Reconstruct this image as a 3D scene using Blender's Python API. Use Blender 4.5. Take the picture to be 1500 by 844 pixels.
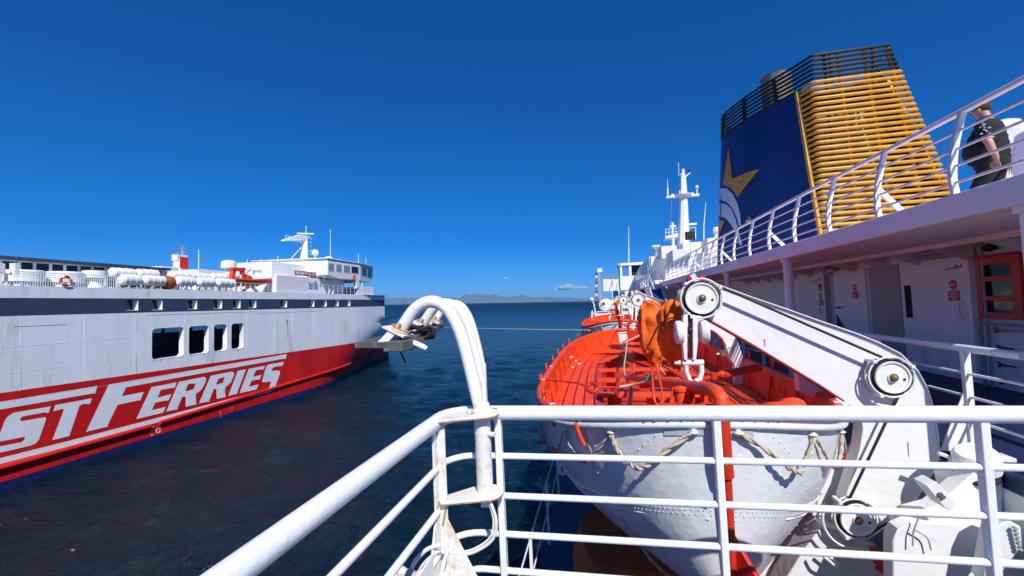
import bpy, math, random, bmesh
import numpy as np
from mathutils import Vector, Matrix, geometry
random.seed(7)
R = math.radians
for o in list(bpy.data.objects): bpy.data.objects.remove(o)
scene = bpy.context.scene
COL = scene.collection

# ---------------------------------------------------------------- camera
# World: x to starboard, y ahead (both ferries lie parallel), z up, eye at the origin, sea at z = -14.
SEA = -14.0; HAZE = 2.4e-5; SKYZ = .060; TINT = (.55, .90, 1.18, 1)
FPX, YAW, PITCH, ROLL, HEEL = 640.0, 11.3, 1.85, 0.95, 1.7
_y, _p, _r, _h = R(YAW), R(PITCH), R(ROLL), R(HEEL)
FW = Vector((-math.sin(_y)*math.cos(_p), math.cos(_y)*math.cos(_p), math.sin(_p)))
_X0 = Vector((math.cos(_y), math.sin(_y), 0)); _U0 = _X0.cross(FW)
RT = _X0*math.cos(_r) - _U0*math.sin(_r); UP = RT.cross(FW)
HM = Matrix(((math.cos(_h), 0, -math.sin(_h)), (0, 1, 0), (math.sin(_h), 0, math.cos(_h))))   # our own ship heels 1.7 degrees to port
cam_d = bpy.data.cameras.new('camera'); cam = bpy.data.objects.new('camera', cam_d); COL.objects.link(cam)
cam_d.sensor_width = 36; cam_d.lens = 36*FPX/1500; cam_d.clip_start = 0.05; cam_d.clip_end = 200000
cam.matrix_world = Matrix(((RT.x, UP.x, -FW.x, 0), (RT.y, UP.y, -FW.y, 0), (RT.z, UP.z, -FW.z, 0), (0, 0, 0, 1)))
scene.camera = cam
def _ray(u, v): return FW + RT*((u-750)/FPX) + UP*((422-v)/FPX)
def _hit(d, X, Y, Z):
    t = X/d.x if X is not None else Y/d.y if Y is not None else Z/d.z
    return d*t
def WP(u, v, X=None, Y=None, Z=None): return _hit(_ray(u, v), X, Y, Z)                       # survey of the photo -> world point on a known plane
def SP(u, v, X=None, Y=None, Z=None): return _hit(HM.transposed() @ _ray(u, v), X, Y, Z)     # same, in our ship's own axes

# ---------------------------------------------------------------- light
SUN_AZ, SUN_EL = 26.0, 46.0      # sun astern of us, 28 degrees round to starboard
sdir = Vector((math.sin(R(SUN_AZ))*math.cos(R(SUN_EL)), -math.cos(R(SUN_AZ))*math.cos(R(SUN_EL)), math.sin(R(SUN_EL))))
sun_d = bpy.data.lights.new('sun', 'SUN'); sun_d.energy = 3.5; sun_d.angle = R(0.5); sun_d.color = (1.0, 0.965, 0.91)
sun = bpy.data.objects.new('sun', sun_d); COL.objects.link(sun)
sun.rotation_euler = sdir.to_track_quat('Z', 'Y').to_euler()
sun.location = (20, -40, 60)
world = bpy.data.worlds.new('World'); scene.world = world; world.use_nodes = True
nt = world.node_tree; bg = nt.nodes['Background']
sky = nt.nodes.new('ShaderNodeTexSky'); sky.sky_type = 'NISHITA'; sky.sun_disc = False
sky.sun_elevation = R(SUN_EL); sky.sun_rotation = R(180 - SUN_AZ)
sky.altitude = 0; sky.air_density = 0.8; sky.dust_density = 0.0; sky.ozone_density = 5.0
hs = nt.nodes.new('ShaderNodeHueSaturation'); hs.inputs['Saturation'].default_value = 1.48
hs.inputs['Value'].default_value = 1.0
tc = nt.nodes.new('ShaderNodeTexCoord'); mpv = nt.nodes.new('ShaderNodeMapping'); mpv.inputs['Location'].default_value = (0, 0, SKYZ); mpv.inputs['Scale'].default_value = (1, 1, .9)
nt.links.new(tc.outputs['Generated'], mpv.inputs[0]); nrm = nt.nodes.new('ShaderNodeVectorMath'); nrm.operation = 'NORMALIZE'
nt.links.new(mpv.outputs[0], nrm.inputs[0]); nt.links.new(nrm.outputs[0], sky.inputs[0])     # very dry air: no bright band along the horizon
tint = nt.nodes.new('ShaderNodeMixRGB'); tint.blend_type = 'MULTIPLY'; tint.inputs[0].default_value = 1; tint.inputs[2].default_value = TINT
nt.links.new(sky.outputs[0], hs.inputs['Color']); nt.links.new(hs.outputs[0], tint.inputs[1]); nt.links.new(tint.outputs[0], bg.inputs[0])
bg.inputs[1].default_value = 0.068
vs = scene.view_settings; vs.view_transform = 'Standard'; vs.look = 'None'; vs.exposure = 0.58; vs.gamma = 1
scene.cycles.max_bounces = 8; scene.cycles.diffuse_bounces = 4; scene.cycles.volume_bounces = 0
scene.cycles.use_denoising = True

# ---------------------------------------------------------------- materials
MATS = {}
def mat(name, col, rough=0.45, metal=0.0, var=0.06, vscale=3.0, bump=0.0, bscale=30.0, stain=None, sscale=4.0, samt=0.5, streak=False, ior=1.45, coat=0, spec=0.5):
    m = bpy.data.materials.new(name); m.use_nodes = True; t = m.node_tree; b = t.nodes['Principled BSDF']
    b.inputs['Roughness'].default_value = rough; b.inputs['Metallic'].default_value = metal; b.inputs['IOR'].default_value = ior
    b.inputs['Specular IOR Level'].default_value = spec
    if coat: b.inputs['Coat Weight'].default_value = coat
    g = t.nodes.new('ShaderNodeNewGeometry'); src = g.outputs['Position']
    mp = t.nodes.new('ShaderNodeMapping'); t.links.new(src, mp.inputs[0])
    if streak: mp.inputs['Scale'].default_value = (1, 1, 0.12)
    n = t.nodes.new('ShaderNodeTexNoise'); n.inputs['Scale'].default_value = vscale; n.inputs['Detail'].default_value = 5; n.inputs['Roughness'].default_value = .62
    t.links.new(mp.outputs[0], n.inputs['Vector'])
    r = t.nodes.new('ShaderNodeValToRGB'); e = r.color_ramp.elements
    e[0].position = .3; e[1].position = .7
    e[0].color = tuple(max(0, c*(1-var)) for c in col)+(1,); e[1].color = tuple(min(1, c*(1+var)) for c in col)+(1,)
    t.links.new(n.outputs[0], r.inputs[0]); out = r.outputs[0]
    if stain:
        n2 = t.nodes.new('ShaderNodeTexNoise'); n2.inputs['Scale'].default_value = sscale; n2.inputs['Detail'].default_value = 7; n2.inputs['Roughness'].default_value = .7
        t.links.new(mp.outputs[0], n2.inputs['Vector'])
        r2 = t.nodes.new('ShaderNodeValToRGB'); r2.color_ramp.elements[0].position = .68-.25*samt; r2.color_ramp.elements[1].position = .80-.1*samt
        t.links.new(n2.outputs[0], r2.inputs[0])
        mx = t.nodes.new('ShaderNodeMixRGB'); mx.inputs[2].default_value = tuple(stain)+(1,)
        t.links.new(r2.outputs[0], mx.inputs[0]); t.links.new(out, mx.inputs[1]); out = mx.outputs[0]
    t.links.new(out, b.inputs['Base Color'])
    mr = t.nodes.new('ShaderNodeMapRange'); mr.inputs[3].default_value = max(0, rough-.08); mr.inputs[4].default_value = min(1, rough+.1)
    t.links.new(n.outputs[0], mr.inputs[0]); t.links.new(mr.outputs[0], b.inputs['Roughness'])
    if bump:
        n3 = t.nodes.new('ShaderNodeTexNoise'); n3.inputs['Scale'].default_value = bscale; n3.inputs['Detail'].default_value = 3
        t.links.new(src, n3.inputs['Vector'])
        bp = t.nodes.new('ShaderNodeBump'); bp.inputs['Strength'].default_value = bump; bp.inputs['Distance'].default_value = 0.25/max(bscale, 4) if bscale > 1 else .035
        t.links.new(n3.outputs[0], bp.inputs['Height']); t.links.new(bp.outputs[0], b.inputs['Normal'])
    MATS[name] = m
    return m
RUST = (.32, .13, .035)
W = mat('white_paint', (.81, .81, .80), .36, bump=.22, bscale=12, var=.05, vscale=2.0, stain=(.62, .58, .50), sscale=4, samt=.1)
WR = mat('white_rail_paint', (.84, .84, .84), .28, bump=.35, bscale=38, var=.04, stain=(.64, .59, .50), sscale=6, samt=.18)
WX = mat('white_rusty_paint', (.78, .76, .70), .45, bump=.6, bscale=40, stain=(.55, .36, .14), sscale=6, samt=.62)
RU = mat('rust', (.45, .22, .06), .8, var=.4, vscale=25, bump=.6, bscale=60)
LAV = mat('fascia_paint', (.84, .80, .84), .45, var=.05, vscale=1.5, bump=.15, bscale=6)
CLG = mat('deckhead_paint', (.78, .71, .70), .55, var=.1, vscale=2)
WALLM = mat('bulkhead_paint', (.85, .85, .86), .5, var=.07, vscale=1.6, bump=.3, bscale=3, stain=(.42, .40, .40), sscale=1.6, samt=.3, streak=True)
GREYP = mat('grey_door_paint', (.36, .36, .38), .55, var=.1)
FW_ = mat('hull_white_paint', (.86, .88, .90), .42, var=.05, vscale=.5, bump=.5, bscale=.35, stain=(.58, .56, .53), sscale=.8, samt=.5, streak=True)
FS = mat('superstructure_white', (.80, .81, .81), .45, var=.04, vscale=.6)
FR = mat('hull_red_paint', (.62, .014, .012), .35, var=.18, vscale=.6, bump=.4, bscale=.5, streak=True, stain=(.3, .02, .015), sscale=.8, samt=.3, spec=.35)
FB = mat('boot_topping_blue', (.009, .016, .10), .5, var=.3, stain=(.08, .03, .03), sscale=1.5, samt=.4)
FD = mat('hull_band_slate', (.040, .065, .105), .45, var=.10, vscale=.5, bump=.4, bscale=.4)
FL = mat('lettering_white', (.86, .88, .90), .42, var=.05, vscale=.5)
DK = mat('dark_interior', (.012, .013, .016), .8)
GL = mat('window_glass', (.012, .02, .03), .06, var=0.2)
GL2 = mat('pale_glass', (.20, .30, .36), .08, var=0.1)
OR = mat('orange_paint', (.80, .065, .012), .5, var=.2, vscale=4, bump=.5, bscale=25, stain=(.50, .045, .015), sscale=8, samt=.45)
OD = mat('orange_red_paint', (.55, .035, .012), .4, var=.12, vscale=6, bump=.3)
OC = mat('orange_canvas', (.80, .15, .012), .8, var=.2, vscale=6, bump=1.0, bscale=7)
OF = mat('orange_cover_canvas', (.45, .085, .015), .8, var=.2, vscale=3, bump=.8, bscale=9)
BW = mat('boat_white', (.68, .69, .70), .33, var=.05, vscale=4, bump=.35, bscale=9, stain=(.6, .6, .6), sscale=5, samt=.2)
RED = mat('red_paint', (.56, .02, .014), .4, var=.1)
REDS = mat('sign_red', (.55, .02, .03), .5)
BLK = mat('black_rubber', (.015, .015, .016), .6)
WIRE = mat('greased_wire', (.05, .035, .025), .5, metal=.5, var=.4, vscale=60, bump=.8, bscale=200)
STL = mat('steel', (.45, .40, .33), .35, metal=.9, var=.2)
GRS = mat('greased_brass', (.30, .22, .12), .4, metal=.8, var=.3)
PLK = mat('weathered_grey_board', (.10, .10, .095), .8, var=.4, vscale=9, bump=.8, bscale=40, stain=(.35, .34, .32), sscale=8, samt=.5)
ROPE = mat('hemp_rope', (.52, .45, .33), .9, var=.25, vscale=40, bump=1, bscale=120)
GRN = mat('green_rope', (.10, .22, .12), .9, var=.3, vscale=40, bump=1, bscale=120)
DECK = mat('deck_blue_paint', (.012, .024, .085), .5, var=.25, vscale=3, bump=.3, bscale=20)
FUN = mat('funnel_blue', (.010, .028, .15), .3, var=.22, vscale=.8, bump=.25, bscale=.8, stain=(.02, .045, .19), sscale=.6, samt=.4, streak=True)
FUY = mat('funnel_yellow', (.64, .32, .028), .42, var=.2, vscale=2, stain=(.30, .14, .02), sscale=1.5, samt=.35)
FUG = mat('funnel_grey', (.62, .66, .78), .45, var=.06)
SOOT = mat('soot_black', (.012, .012, .014), .6)
EXH = mat('exhaust_steel', (.33, .28, .22), .5, metal=.4, var=.35, vscale=1.4, stain=(.03, .025, .02), sscale=1.2, samt=.6)
YEL = mat('yellow_paint', (.75, .55, .02), .5)
STB = mat('stair_blue', (.015, .045, .20), .5)
GRY = mat('mid_grey_paint', (.35, .36, .37), .5)
LPATCH = mat('reflective_patch', (.42, .47, .50), .35, var=.08)
SKIN = mat('skin', (.55, .29, .20), .55, var=.08, vscale=12)
SHIRT = mat('black_shirt', (.012, .013, .017), .85, var=.3, vscale=10, bump=.6, bscale=18)
TROU = mat('dark_trousers', (.014, .015, .02), .85, var=.3, vscale=10, bump=.6, bscale=16)
HAIR = mat('brown_hair', (.07, .035, .018), .8, var=.4, vscale=40, bump=1, bscale=90)
PRT = mat('print_white', (.65, .66, .70), .7)
lampm = mat('lamp_diffuser', (.75, .78, .8), .3)

# ---------------------------------------------------------------- mesh helpers
def frame(d):
    d = d.normalized(); a = Vector((0, 0, 1)) if abs(d.z) < .9 else Vector((1, 0, 0))
    x = d.cross(a).normalized(); return x, d.cross(x)
class M:
    def __init__(s): s.v = []; s.f = []; s.mi = []; s.cur = 0
    def add(s, vs, fs):
        o = len(s.v); s.v += [tuple(v) for v in vs]; s.f += [tuple(i+o for i in f) for f in fs]; s.mi += [s.cur]*len(fs); return s
    def box(s, c, d, rz=0):
        cx, cy, cz = c; x, y, z = d[0]/2, d[1]/2, d[2]/2; ca, sa = math.cos(rz), math.sin(rz)
        vs = [(cx+i*x*ca-j*y*sa, cy+i*x*sa+j*y*ca, cz+k*z) for i in (-1, 1) for j in (-1, 1) for k in (-1, 1)]
        return s.add(vs, [(0, 1, 3, 2), (4, 6, 7, 5), (0, 4, 5, 1), (2, 3, 7, 6), (0, 2, 6, 4), (1, 5, 7, 3)])
    def span(s, a, b):   # box between two corners
        return s.box([(a[i]+b[i])/2 for i in range(3)], [abs(a[i]-b[i]) for i in range(3)])
    def bar(s, a, b, w, h, up=(0, 0, 1)):
        a, b = Vector(a), Vector(b); d = (b-a).normalized(); up = Vector(up)
        x = d.cross(up); x = x.normalized() if x.length > 1e-4 else frame(d)[0]
        z = x.cross(d); vs = []
        for p in (a, b):
            for i, k in ((-1, -1), (1, -1), (1, 1), (-1, 1)): vs.append(p+x*(i*w/2)+z*(k*h/2))
        return s.add(vs, [(0, 1, 2, 3), (7, 6, 5, 4), (0, 4, 5, 1), (1, 5, 6, 2), (2, 6, 7, 3), (3, 7, 4, 0)])
    def tube(s, pts, r, n=8, closed=False):
        P = [Vector(p) for p in pts]; k = len(P); rs = r if isinstance(r, (list, tuple)) else [r]*k
        T = []
        for i in range(k):
            a = P[i-1] if (i or closed) else P[0]; b = P[(i+1) % k] if (i < k-1 or closed) else P[-1]
            T.append((b-a).normalized())
        x, y = frame(T[0]); vs = []
        for i in range(k):
            if i:
                q = T[i-1].rotation_difference(T[i]); x = q @ x
                x = (x-T[i]*x.dot(T[i])).normalized()
            y = T[i].cross(x)
            for j in range(n):
                a = 2*math.pi*j/n; vs.append(P[i]+(x*math.cos(a)+y*math.sin(a))*rs[i])
        fs = []
        for i in range(k if closed else k-1):
            for j in range(n):
                i2 = (i+1) % k; fs.append((i*n+j, i*n+(j+1) % n, i2*n+(j+1) % n, i2*n+j))
        if not closed: fs += [tuple(range(n))[::-1], tuple((k-1)*n+j for j in range(n))]
        return s.add(vs, fs)
    def cyl(s, a, b, r, r2=None, n=16): return s.tube([a, b], [r, r if r2 is None else r2], n)
    def lathe(s, prof, o, ax=(0, 0, 1), n=24):
        o = Vector(o); ax = Vector(ax).normalized(); x, y = frame(ax); vs = []; k = len(prof)
        for r, h in prof:
            for j in range(n):
                a = 2*math.pi*j/n; vs.append(o+ax*h+(x*math.cos(a)+y*math.sin(a))*max(r, 1e-4))
        fs = [(i*n+j, i*n+(j+1) % n, (i+1)*n+(j+1) % n, (i+1)*n+j) for i in range(k-1) for j in range(n)]
        fs += [tuple(range(n))[::-1], tuple((k-1)*n+j for j in range(n))]
        return s.add(vs, fs)
    def prism(s, pts, ex):
        P = [Vector(p) for p in pts]; ex = Vector(ex); n = len(P)
        return s.add(P+[p+ex for p in P], [tuple(range(n))[::-1], tuple(range(n, 2*n))]+[(i, (i+1) % n, n+(i+1) % n, n+i) for i in range(n)])
    def sheet(s, loops):     # flat polygon with holes
        L = [[Vector(p) for p in l] for l in loops]; allp = [p for l in L for p in l]
        return s.add(allp, [tuple(t) for t in geometry.tessellate_polygon(L)])
    def grid(s, fn, nu, nv, cu=False):
        vs = [fn(i, j) for i in range(nu) for j in range(nv)]
        return s.add(vs, [(i*nv+j, ((i+1) % nu)*nv+j, ((i+1) % nu)*nv+j+1, i*nv+j+1) for i in range(nu if cu else nu-1) for j in range(nv-1)])
    def ball(s, c, r, n=12):
        if not isinstance(r, (list, tuple)): r = (r, r, r)
        c = Vector(c); h = n//2; vs = []
        for i in range(h+1):
            t = math.pi*i/h
            for j in range(n):
                a = 2*math.pi*j/n; q = max(math.sin(t), 1e-4)
                vs.append(c+Vector((r[0]*q*math.cos(a), r[1]*q*math.sin(a), r[2]*math.cos(t))))
        return s.add(vs, [(i*n+j, i*n+(j+1) % n, (i+1)*n+(j+1) % n, (i+1)*n+j) for i in range(h) for j in range(n)])
    def torus(s, c, ax, Rr, r, n=24, m=8, a0=0, a1=2*math.pi):
        c = Vector(c); x, y = frame(Vector(ax)); full = abs(a1-a0) > 6.28
        k = n if full else n+1
        return s.tube([c+(x*math.cos(a0+(a1-a0)*i/n)+y*math.sin(a0+(a1-a0)*i/n))*Rr for i in range(k)], r, m, closed=full)
ORG = {}; OWN = []; FRAME = ['S']
def _mesh(name, m, mats, org, flip=True, sharp=32):
    me = bpy.data.meshes.new(name)
    me.from_pydata([(v[0]-org[0], v[1]-org[1], v[2]-org[2]) for v in m.v], [], m.f)
    for x in (mats if isinstance(mats, (list, tuple)) else [mats]): me.materials.append(x)
    if any(m.mi): me.polygons.foreach_set('material_index', m.mi)
    if flip:
        b = bmesh.new(); b.from_mesh(me); bmesh.ops.recalc_face_normals(b, faces=b.faces); b.to_mesh(me); b.free()
    me.polygons.foreach_set('use_smooth', [True]*len(me.polygons)); me.set_sharp_from_angle(angle=R(sharp)); me.update()
    return me
def tag(o, label, cat, group=None):
    o['label'] = label; o['category'] = cat
    if group: o['group'] = group
    return o
def own(o):
    if FRAME[0] == 'S': OWN.append(o)
def thing(name, label, cat, loc, group=None):
    o = bpy.data.objects.new(name, None); COL.objects.link(o); o.location = loc; o.empty_display_size = .2
    tag(o, label, cat, group); ORG[o.name] = Vector(loc); own(o); return o
def bevel(o, w, seg=2):
    b = o.modifiers.new('bevel', 'BEVEL'); b.width = w; b.segments = seg; b.limit_method = 'ANGLE'; b.angle_limit = R(40); b.harden_normals = False
    return o
SPLIT = {'pipe', 'leg', 'thwart_leg', 'louvre_frame', 'aerial', 'whip_aerial', 'mast_lamp', 'bench_leg', 'bolt', 'cable_gland', 'red_float', 'oar', 'exhaust_stub', 'bar_post', 'conduit', 'sleeve_trim',
         'stop_lug', 'wall_fitting', 'gudgeon', 'deckhead_girder', 'stay', 'wing_support', 'bridge_stair', 'lifting_eye', 'deck_speck', 'strap', 'stringer', 'rope_keeper', 'plate', 'cradle_arm', 'platform_rail', 'bulwark_end'}
def islands(m):
    par = list(range(len(m.v)))
    def fd(i):
        while par[i] != i: par[i] = par[par[i]]; i = par[i]
        return i
    for f in m.f:
        for q in f[1:]: par[fd(f[0])] = fd(q)
    out = {}
    for k, f in enumerate(m.f):
        n, mp = out.setdefault(fd(f[0]), (M(), {}))
        for q in f:
            if q not in mp: mp[q] = len(n.v); n.v.append(m.v[q])
        n.f.append(tuple(mp[q] for q in f)); n.mi.append(m.mi[k])
    return [n for n, _ in out.values()]
def part(name, m, mats, parent, bev=0, label=None, flip=True, sharp=32, kind=None):
    if name in SPLIT:
        L = islands(m)
        for q in L[1:]: _part(name, q, mats, parent, bev, label, flip, sharp, kind)
        m = L[0]
    return _part(name, m, mats, parent, bev, label, flip, sharp, kind)
def _part(name, m, mats, parent, bev=0, label=None, flip=True, sharp=32, kind=None):
    org = ORG[parent.name]; o = bpy.data.objects.new(name, _mesh(name, m, mats, org, flip, sharp)); COL.objects.link(o); o.parent = parent
    ORG[o.name] = org
    if label: o['label'] = label
    if kind: o['kind'] = kind
    if bev: bevel(o, bev)
    return o
def solo(name, m, mats, label, cat, loc=None, group=None, bev=0, kind=None, flip=True, sharp=32):
    if loc is None: loc = m.v[0]
    o = bpy.data.objects.new(name, _mesh(name, m, mats, loc, flip, sharp)); COL.objects.link(o); o.location = loc
    if kind: o['kind'] = kind
    if label: tag(o, label, cat, group)
    ORG[o.name] = Vector(loc); own(o)
    if bev: bevel(o, bev)
    return o
def structure(name, m, mats, loc=(0, 0, 0), **k): return solo(name, m, mats, None, None, loc, kind='structure', **k)
def copy_thing(root, off, label, group=None):
    def rec(o, p):
        c = o.copy(); COL.objects.link(c); c.parent = p; ORG[c.name] = ORG[o.name]
        for ch in o.children: rec(ch, c)
        return c
    c = rec(root, None); c.location = Vector(root.location)+Vector(off); c['label'] = label
    if group: c['group'] = group
    ORG[c.name] = ORG[root.name]; own(c); return c
def arc(c, r, a0, a1, n, ax='xz'):
    out = []
    for i in range(n+1):
        a = a0+(a1-a0)*i/n; p, q = r*math.cos(a), r*math.sin(a)
        out.append(Vector(c)+(Vector((p, 0, q)) if ax == 'xz' else Vector((p, q, 0)) if ax == 'xy' else Vector((0, p, q))))
    return out
def smooth_path(pts, n=6):    # Catmull-Rom
    P = [Vector(p) for p in pts]; P = [P[0]*2-P[1]]+P+[P[-1]*2-P[-2]]; out = []
    for i in range(1, len(P)-2):
        for k in range(n):
            t = k/n; a, b, c, d = P[i-1:i+3]
            out.append(.5*((2*b)+(c-a)*t+(2*a-5*b+4*c-d)*t*t+(3*b-a-3*c+d)*t**3))
    return out+[P[-2]]

# ================================================================ SEA, HILLS, CLOUDS, AIR (upright world axes)
FRAME[0] = 'W'
def sea():
    px = np.concatenate([np.arange(620, 24, -1.25), np.arange(24, 4, -.7), np.array([4, 3, 2.2, 1.5, 1, .67])])
    rr = np.concatenate([[3, 8], 14*640/px]); k = len(rr)
    va = R(90+YAW); half = R(58)
    aa = np.concatenate([np.linspace(va-half, va+half, 1050), np.linspace(va+half, va-half+2*np.pi, 62)[1:-1]]); n = len(aa)
    rg, ag = np.meshgrid(rr, aa, indexing='ij'); x = rg*np.cos(ag); y = rg*np.sin(ag); z = np.zeros_like(x)
    rs = np.random.RandomState(3); wind = R(60)
    dx = np.zeros_like(x); dy = np.zeros_like(x)
    for i in range(64):
        lam = 0.9*(13/0.9)**(i/63); th = wind+rs.normal(0, .7); amp = .0056*lam**.78*(.6+.8*rs.rand()); ph = rs.rand()*6.28
        kx, ky = np.cos(th)*2*np.pi/lam, np.sin(th)*2*np.pi/lam
        sp = rg*rg/(14*640)*1.3                       # mesh spacing along the view
        fade = np.clip((lam/(sp+1e-6)-2.2)/2.5, 0, 1)*np.clip(rg/14, 0, 1)
        arg = kx*x+ky*y+ph
        z += amp*fade*np.sin(arg); dx += amp*fade*np.cos(arg)*np.cos(th); dy += amp*fade*np.cos(arg)*np.sin(th)
    gust = .75+.45*np.sin(x*.045+1)*np.sin(y*.06+.5)+.2*np.sin(x*.17-y*.13)
    z *= gust; x = x+dx*.8; y = y+dy*.8
    me = bpy.data.meshes.new('sea'); co = np.stack([x, y, z], -1).reshape(-1, 3)
    i, j = np.meshgrid(np.arange(k-1), np.arange(n), indexing='ij'); j2 = (j+1) % n
    quad = np.stack([i*n+j, (i+1)*n+j, (i+1)*n+j2, i*n+j2], -1).reshape(-1, 4)
    me.vertices.add(len(co)); me.vertices.foreach_set('co', co.ravel())
    me.loops.add(quad.size); me.loops.foreach_set('vertex_index', quad.ravel().astype(np.int32))
    me.polygons.add(len(quad)); me.polygons.foreach_set('loop_start', np.arange(0, quad.size, 4, dtype=np.int32)); me.polygons.foreach_set('loop_total', np.full(len(quad), 4, dtype=np.int32))
    me.update(calc_edges=True); me.polygons.foreach_set('use_smooth', [True]*len(quad))
    at = me.attributes.new('chop', 'FLOAT', 'POINT'); far = np.clip((np.log(np.repeat(rr, n))-np.log(150))/(np.log(2600)-np.log(150)), 0, 1)   # unresolved chop of the open water, as roughness
    at.data.foreach_set('value', far.astype(np.float32))
    m = bpy.data.materials.new('sea_water'); m.use_nodes = True; t = m.node_tree; b = t.nodes['Principled BSDF']
    b.inputs['Roughness'].default_value = .12; b.inputs['IOR'].default_value = 1.33; b.inputs['Specular IOR Level'].default_value = .28
    g = t.nodes.new('ShaderNodeNewGeometry')
    def noise(s, d=3, rgh=.55):
        q = t.nodes.new('ShaderNodeTexNoise'); q.inputs['Scale'].default_value = s; q.inputs['Detail'].default_value = d; q.inputs['Roughness'].default_value = rgh
        t.links.new(g.outputs['Position'], q.inputs['Vector']); return q.outputs[0]
    big = noise(.05, 4); r = t.nodes.new('ShaderNodeValToRGB')
    r.color_ramp.elements[0].position = .35; r.color_ramp.elements[1].position = .68
    r.color_ramp.elements[0].color = (.0015, .011, .021, 1); r.color_ramp.elements[1].color = (.0030, .021, .038, 1)
    t.links.new(big, r.inputs[0])
    # foam: small white flecks, sparse
    fo = noise(.42, 6, .7); fr = t.nodes.new('ShaderNodeValToRGB'); fr.color_ramp.elements[0].position = .70; fr.color_ramp.elements[1].position = .745
    t.links.new(fo, fr.inputs[0]); mx = t.nodes.new('ShaderNodeMixRGB'); mx.inputs[2].default_value = (.7, .75, .8, 1)
    t.links.new(fr.outputs[0], mx.inputs[0]); t.links.new(r.outputs[0], mx.inputs[1]); t.links.new(mx.outputs[0], b.inputs['Base Color'])
    rm = t.nodes.new('ShaderNodeMapRange'); rm.inputs[4].default_value = .7
    an = t.nodes.new('ShaderNodeAttribute'); an.attribute_name = 'chop'; cr_ = t.nodes.new('ShaderNodeMapRange'); cr_.inputs[3].default_value = .13; cr_.inputs[4].default_value = .48
    t.links.new(an.outputs['Fac'], cr_.inputs[0]); t.links.new(cr_.outputs[0], rm.inputs[3])
    t.links.new(fr.outputs[0], rm.inputs[0]); t.links.new(rm.outputs[0], b.inputs['Roughness'])
    b1 = t.nodes.new('ShaderNodeBump'); b1.inputs['Strength'].default_value = .7; b1.inputs['Distance'].default_value = .62; t.links.new(noise(1.5, 6, .6), b1.inputs['Height'])
    b2 = t.nodes.new('ShaderNodeBump'); b2.inputs['Strength'].default_value = .6; b2.inputs['Distance'].default_value = 3.4; t.links.new(noise(.22, 5, .6), b2.inputs['Height'])
    b0 = t.nodes.new('ShaderNodeBump'); b0.inputs['Strength'].default_value = .6; b0.inputs['Distance'].default_value = .13; t.links.new(noise(5.5, 4, .6), b0.inputs['Height']); t.links.new(b0.outputs[0], b1.inputs['Normal'])
    t.links.new(b1.outputs[0], b2.inputs['Normal']); t.links.new(b2.outputs[0], b.inputs['Normal'])
    me.materials.append(m)
    o = bpy.data.objects.new('sea', me); COL.objects.link(o); o.location = (0, 0, SEA); o['kind'] = 'structure'
sea()

def hills():
    hm = mat('haze_blue_hillside', (.09, .105, .13), .95, var=.45, vscale=.0022, stain=(.05, .065, .04), sscale=.003, samt=.6)  # blue of the distance haze mixed into the hill colour
    rs = np.random.RandomState(11)
    def ridge(D, a0, a1, env, seed, n=260, rows=9, depth=2500):
        rs = np.random.RandomState(seed); m = M(); comps = [(rs.rand()*6.28, 3+i*2.4, 1/(1+i*.75)) for i in range(22)]
        def fn(i, j):
            t = i/(n-1); a = R(90+YAW)-math.atan((a0+(a1-a0)*t-750)/FPX)
            h = env(t)*(1+.34*sum(math.sin(p+k*t*6.28)*w for p, k, w in comps)/2)
            f = j/(rows-1); prof = math.sin(min(f*1.25, 1)*math.pi/2)**.8 if f < .8 else 1-(f-.8)*1.2
            gul = 1+.16*math.sin(t*240+f*7+seed)*(1-f)+.10*math.sin(t*95-f*9)
            r = D+depth*f+260*math.sin(t*37+seed)*(1-f)
            return (r*math.cos(a), r*math.sin(a), -80+56*min(1, f*9)+max(0, h*prof*gul))
        m.grid(fn, n, rows)
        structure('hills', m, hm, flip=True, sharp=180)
    sm = lambda x: x*x*(3-2*x) if 0 < x < 1 else (0 if x <= 0 else 1)
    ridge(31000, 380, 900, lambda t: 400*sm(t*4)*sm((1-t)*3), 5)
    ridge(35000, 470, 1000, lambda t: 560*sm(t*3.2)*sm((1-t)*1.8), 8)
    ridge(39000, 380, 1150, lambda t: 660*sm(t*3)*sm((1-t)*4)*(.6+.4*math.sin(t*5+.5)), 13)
hills()
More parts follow.
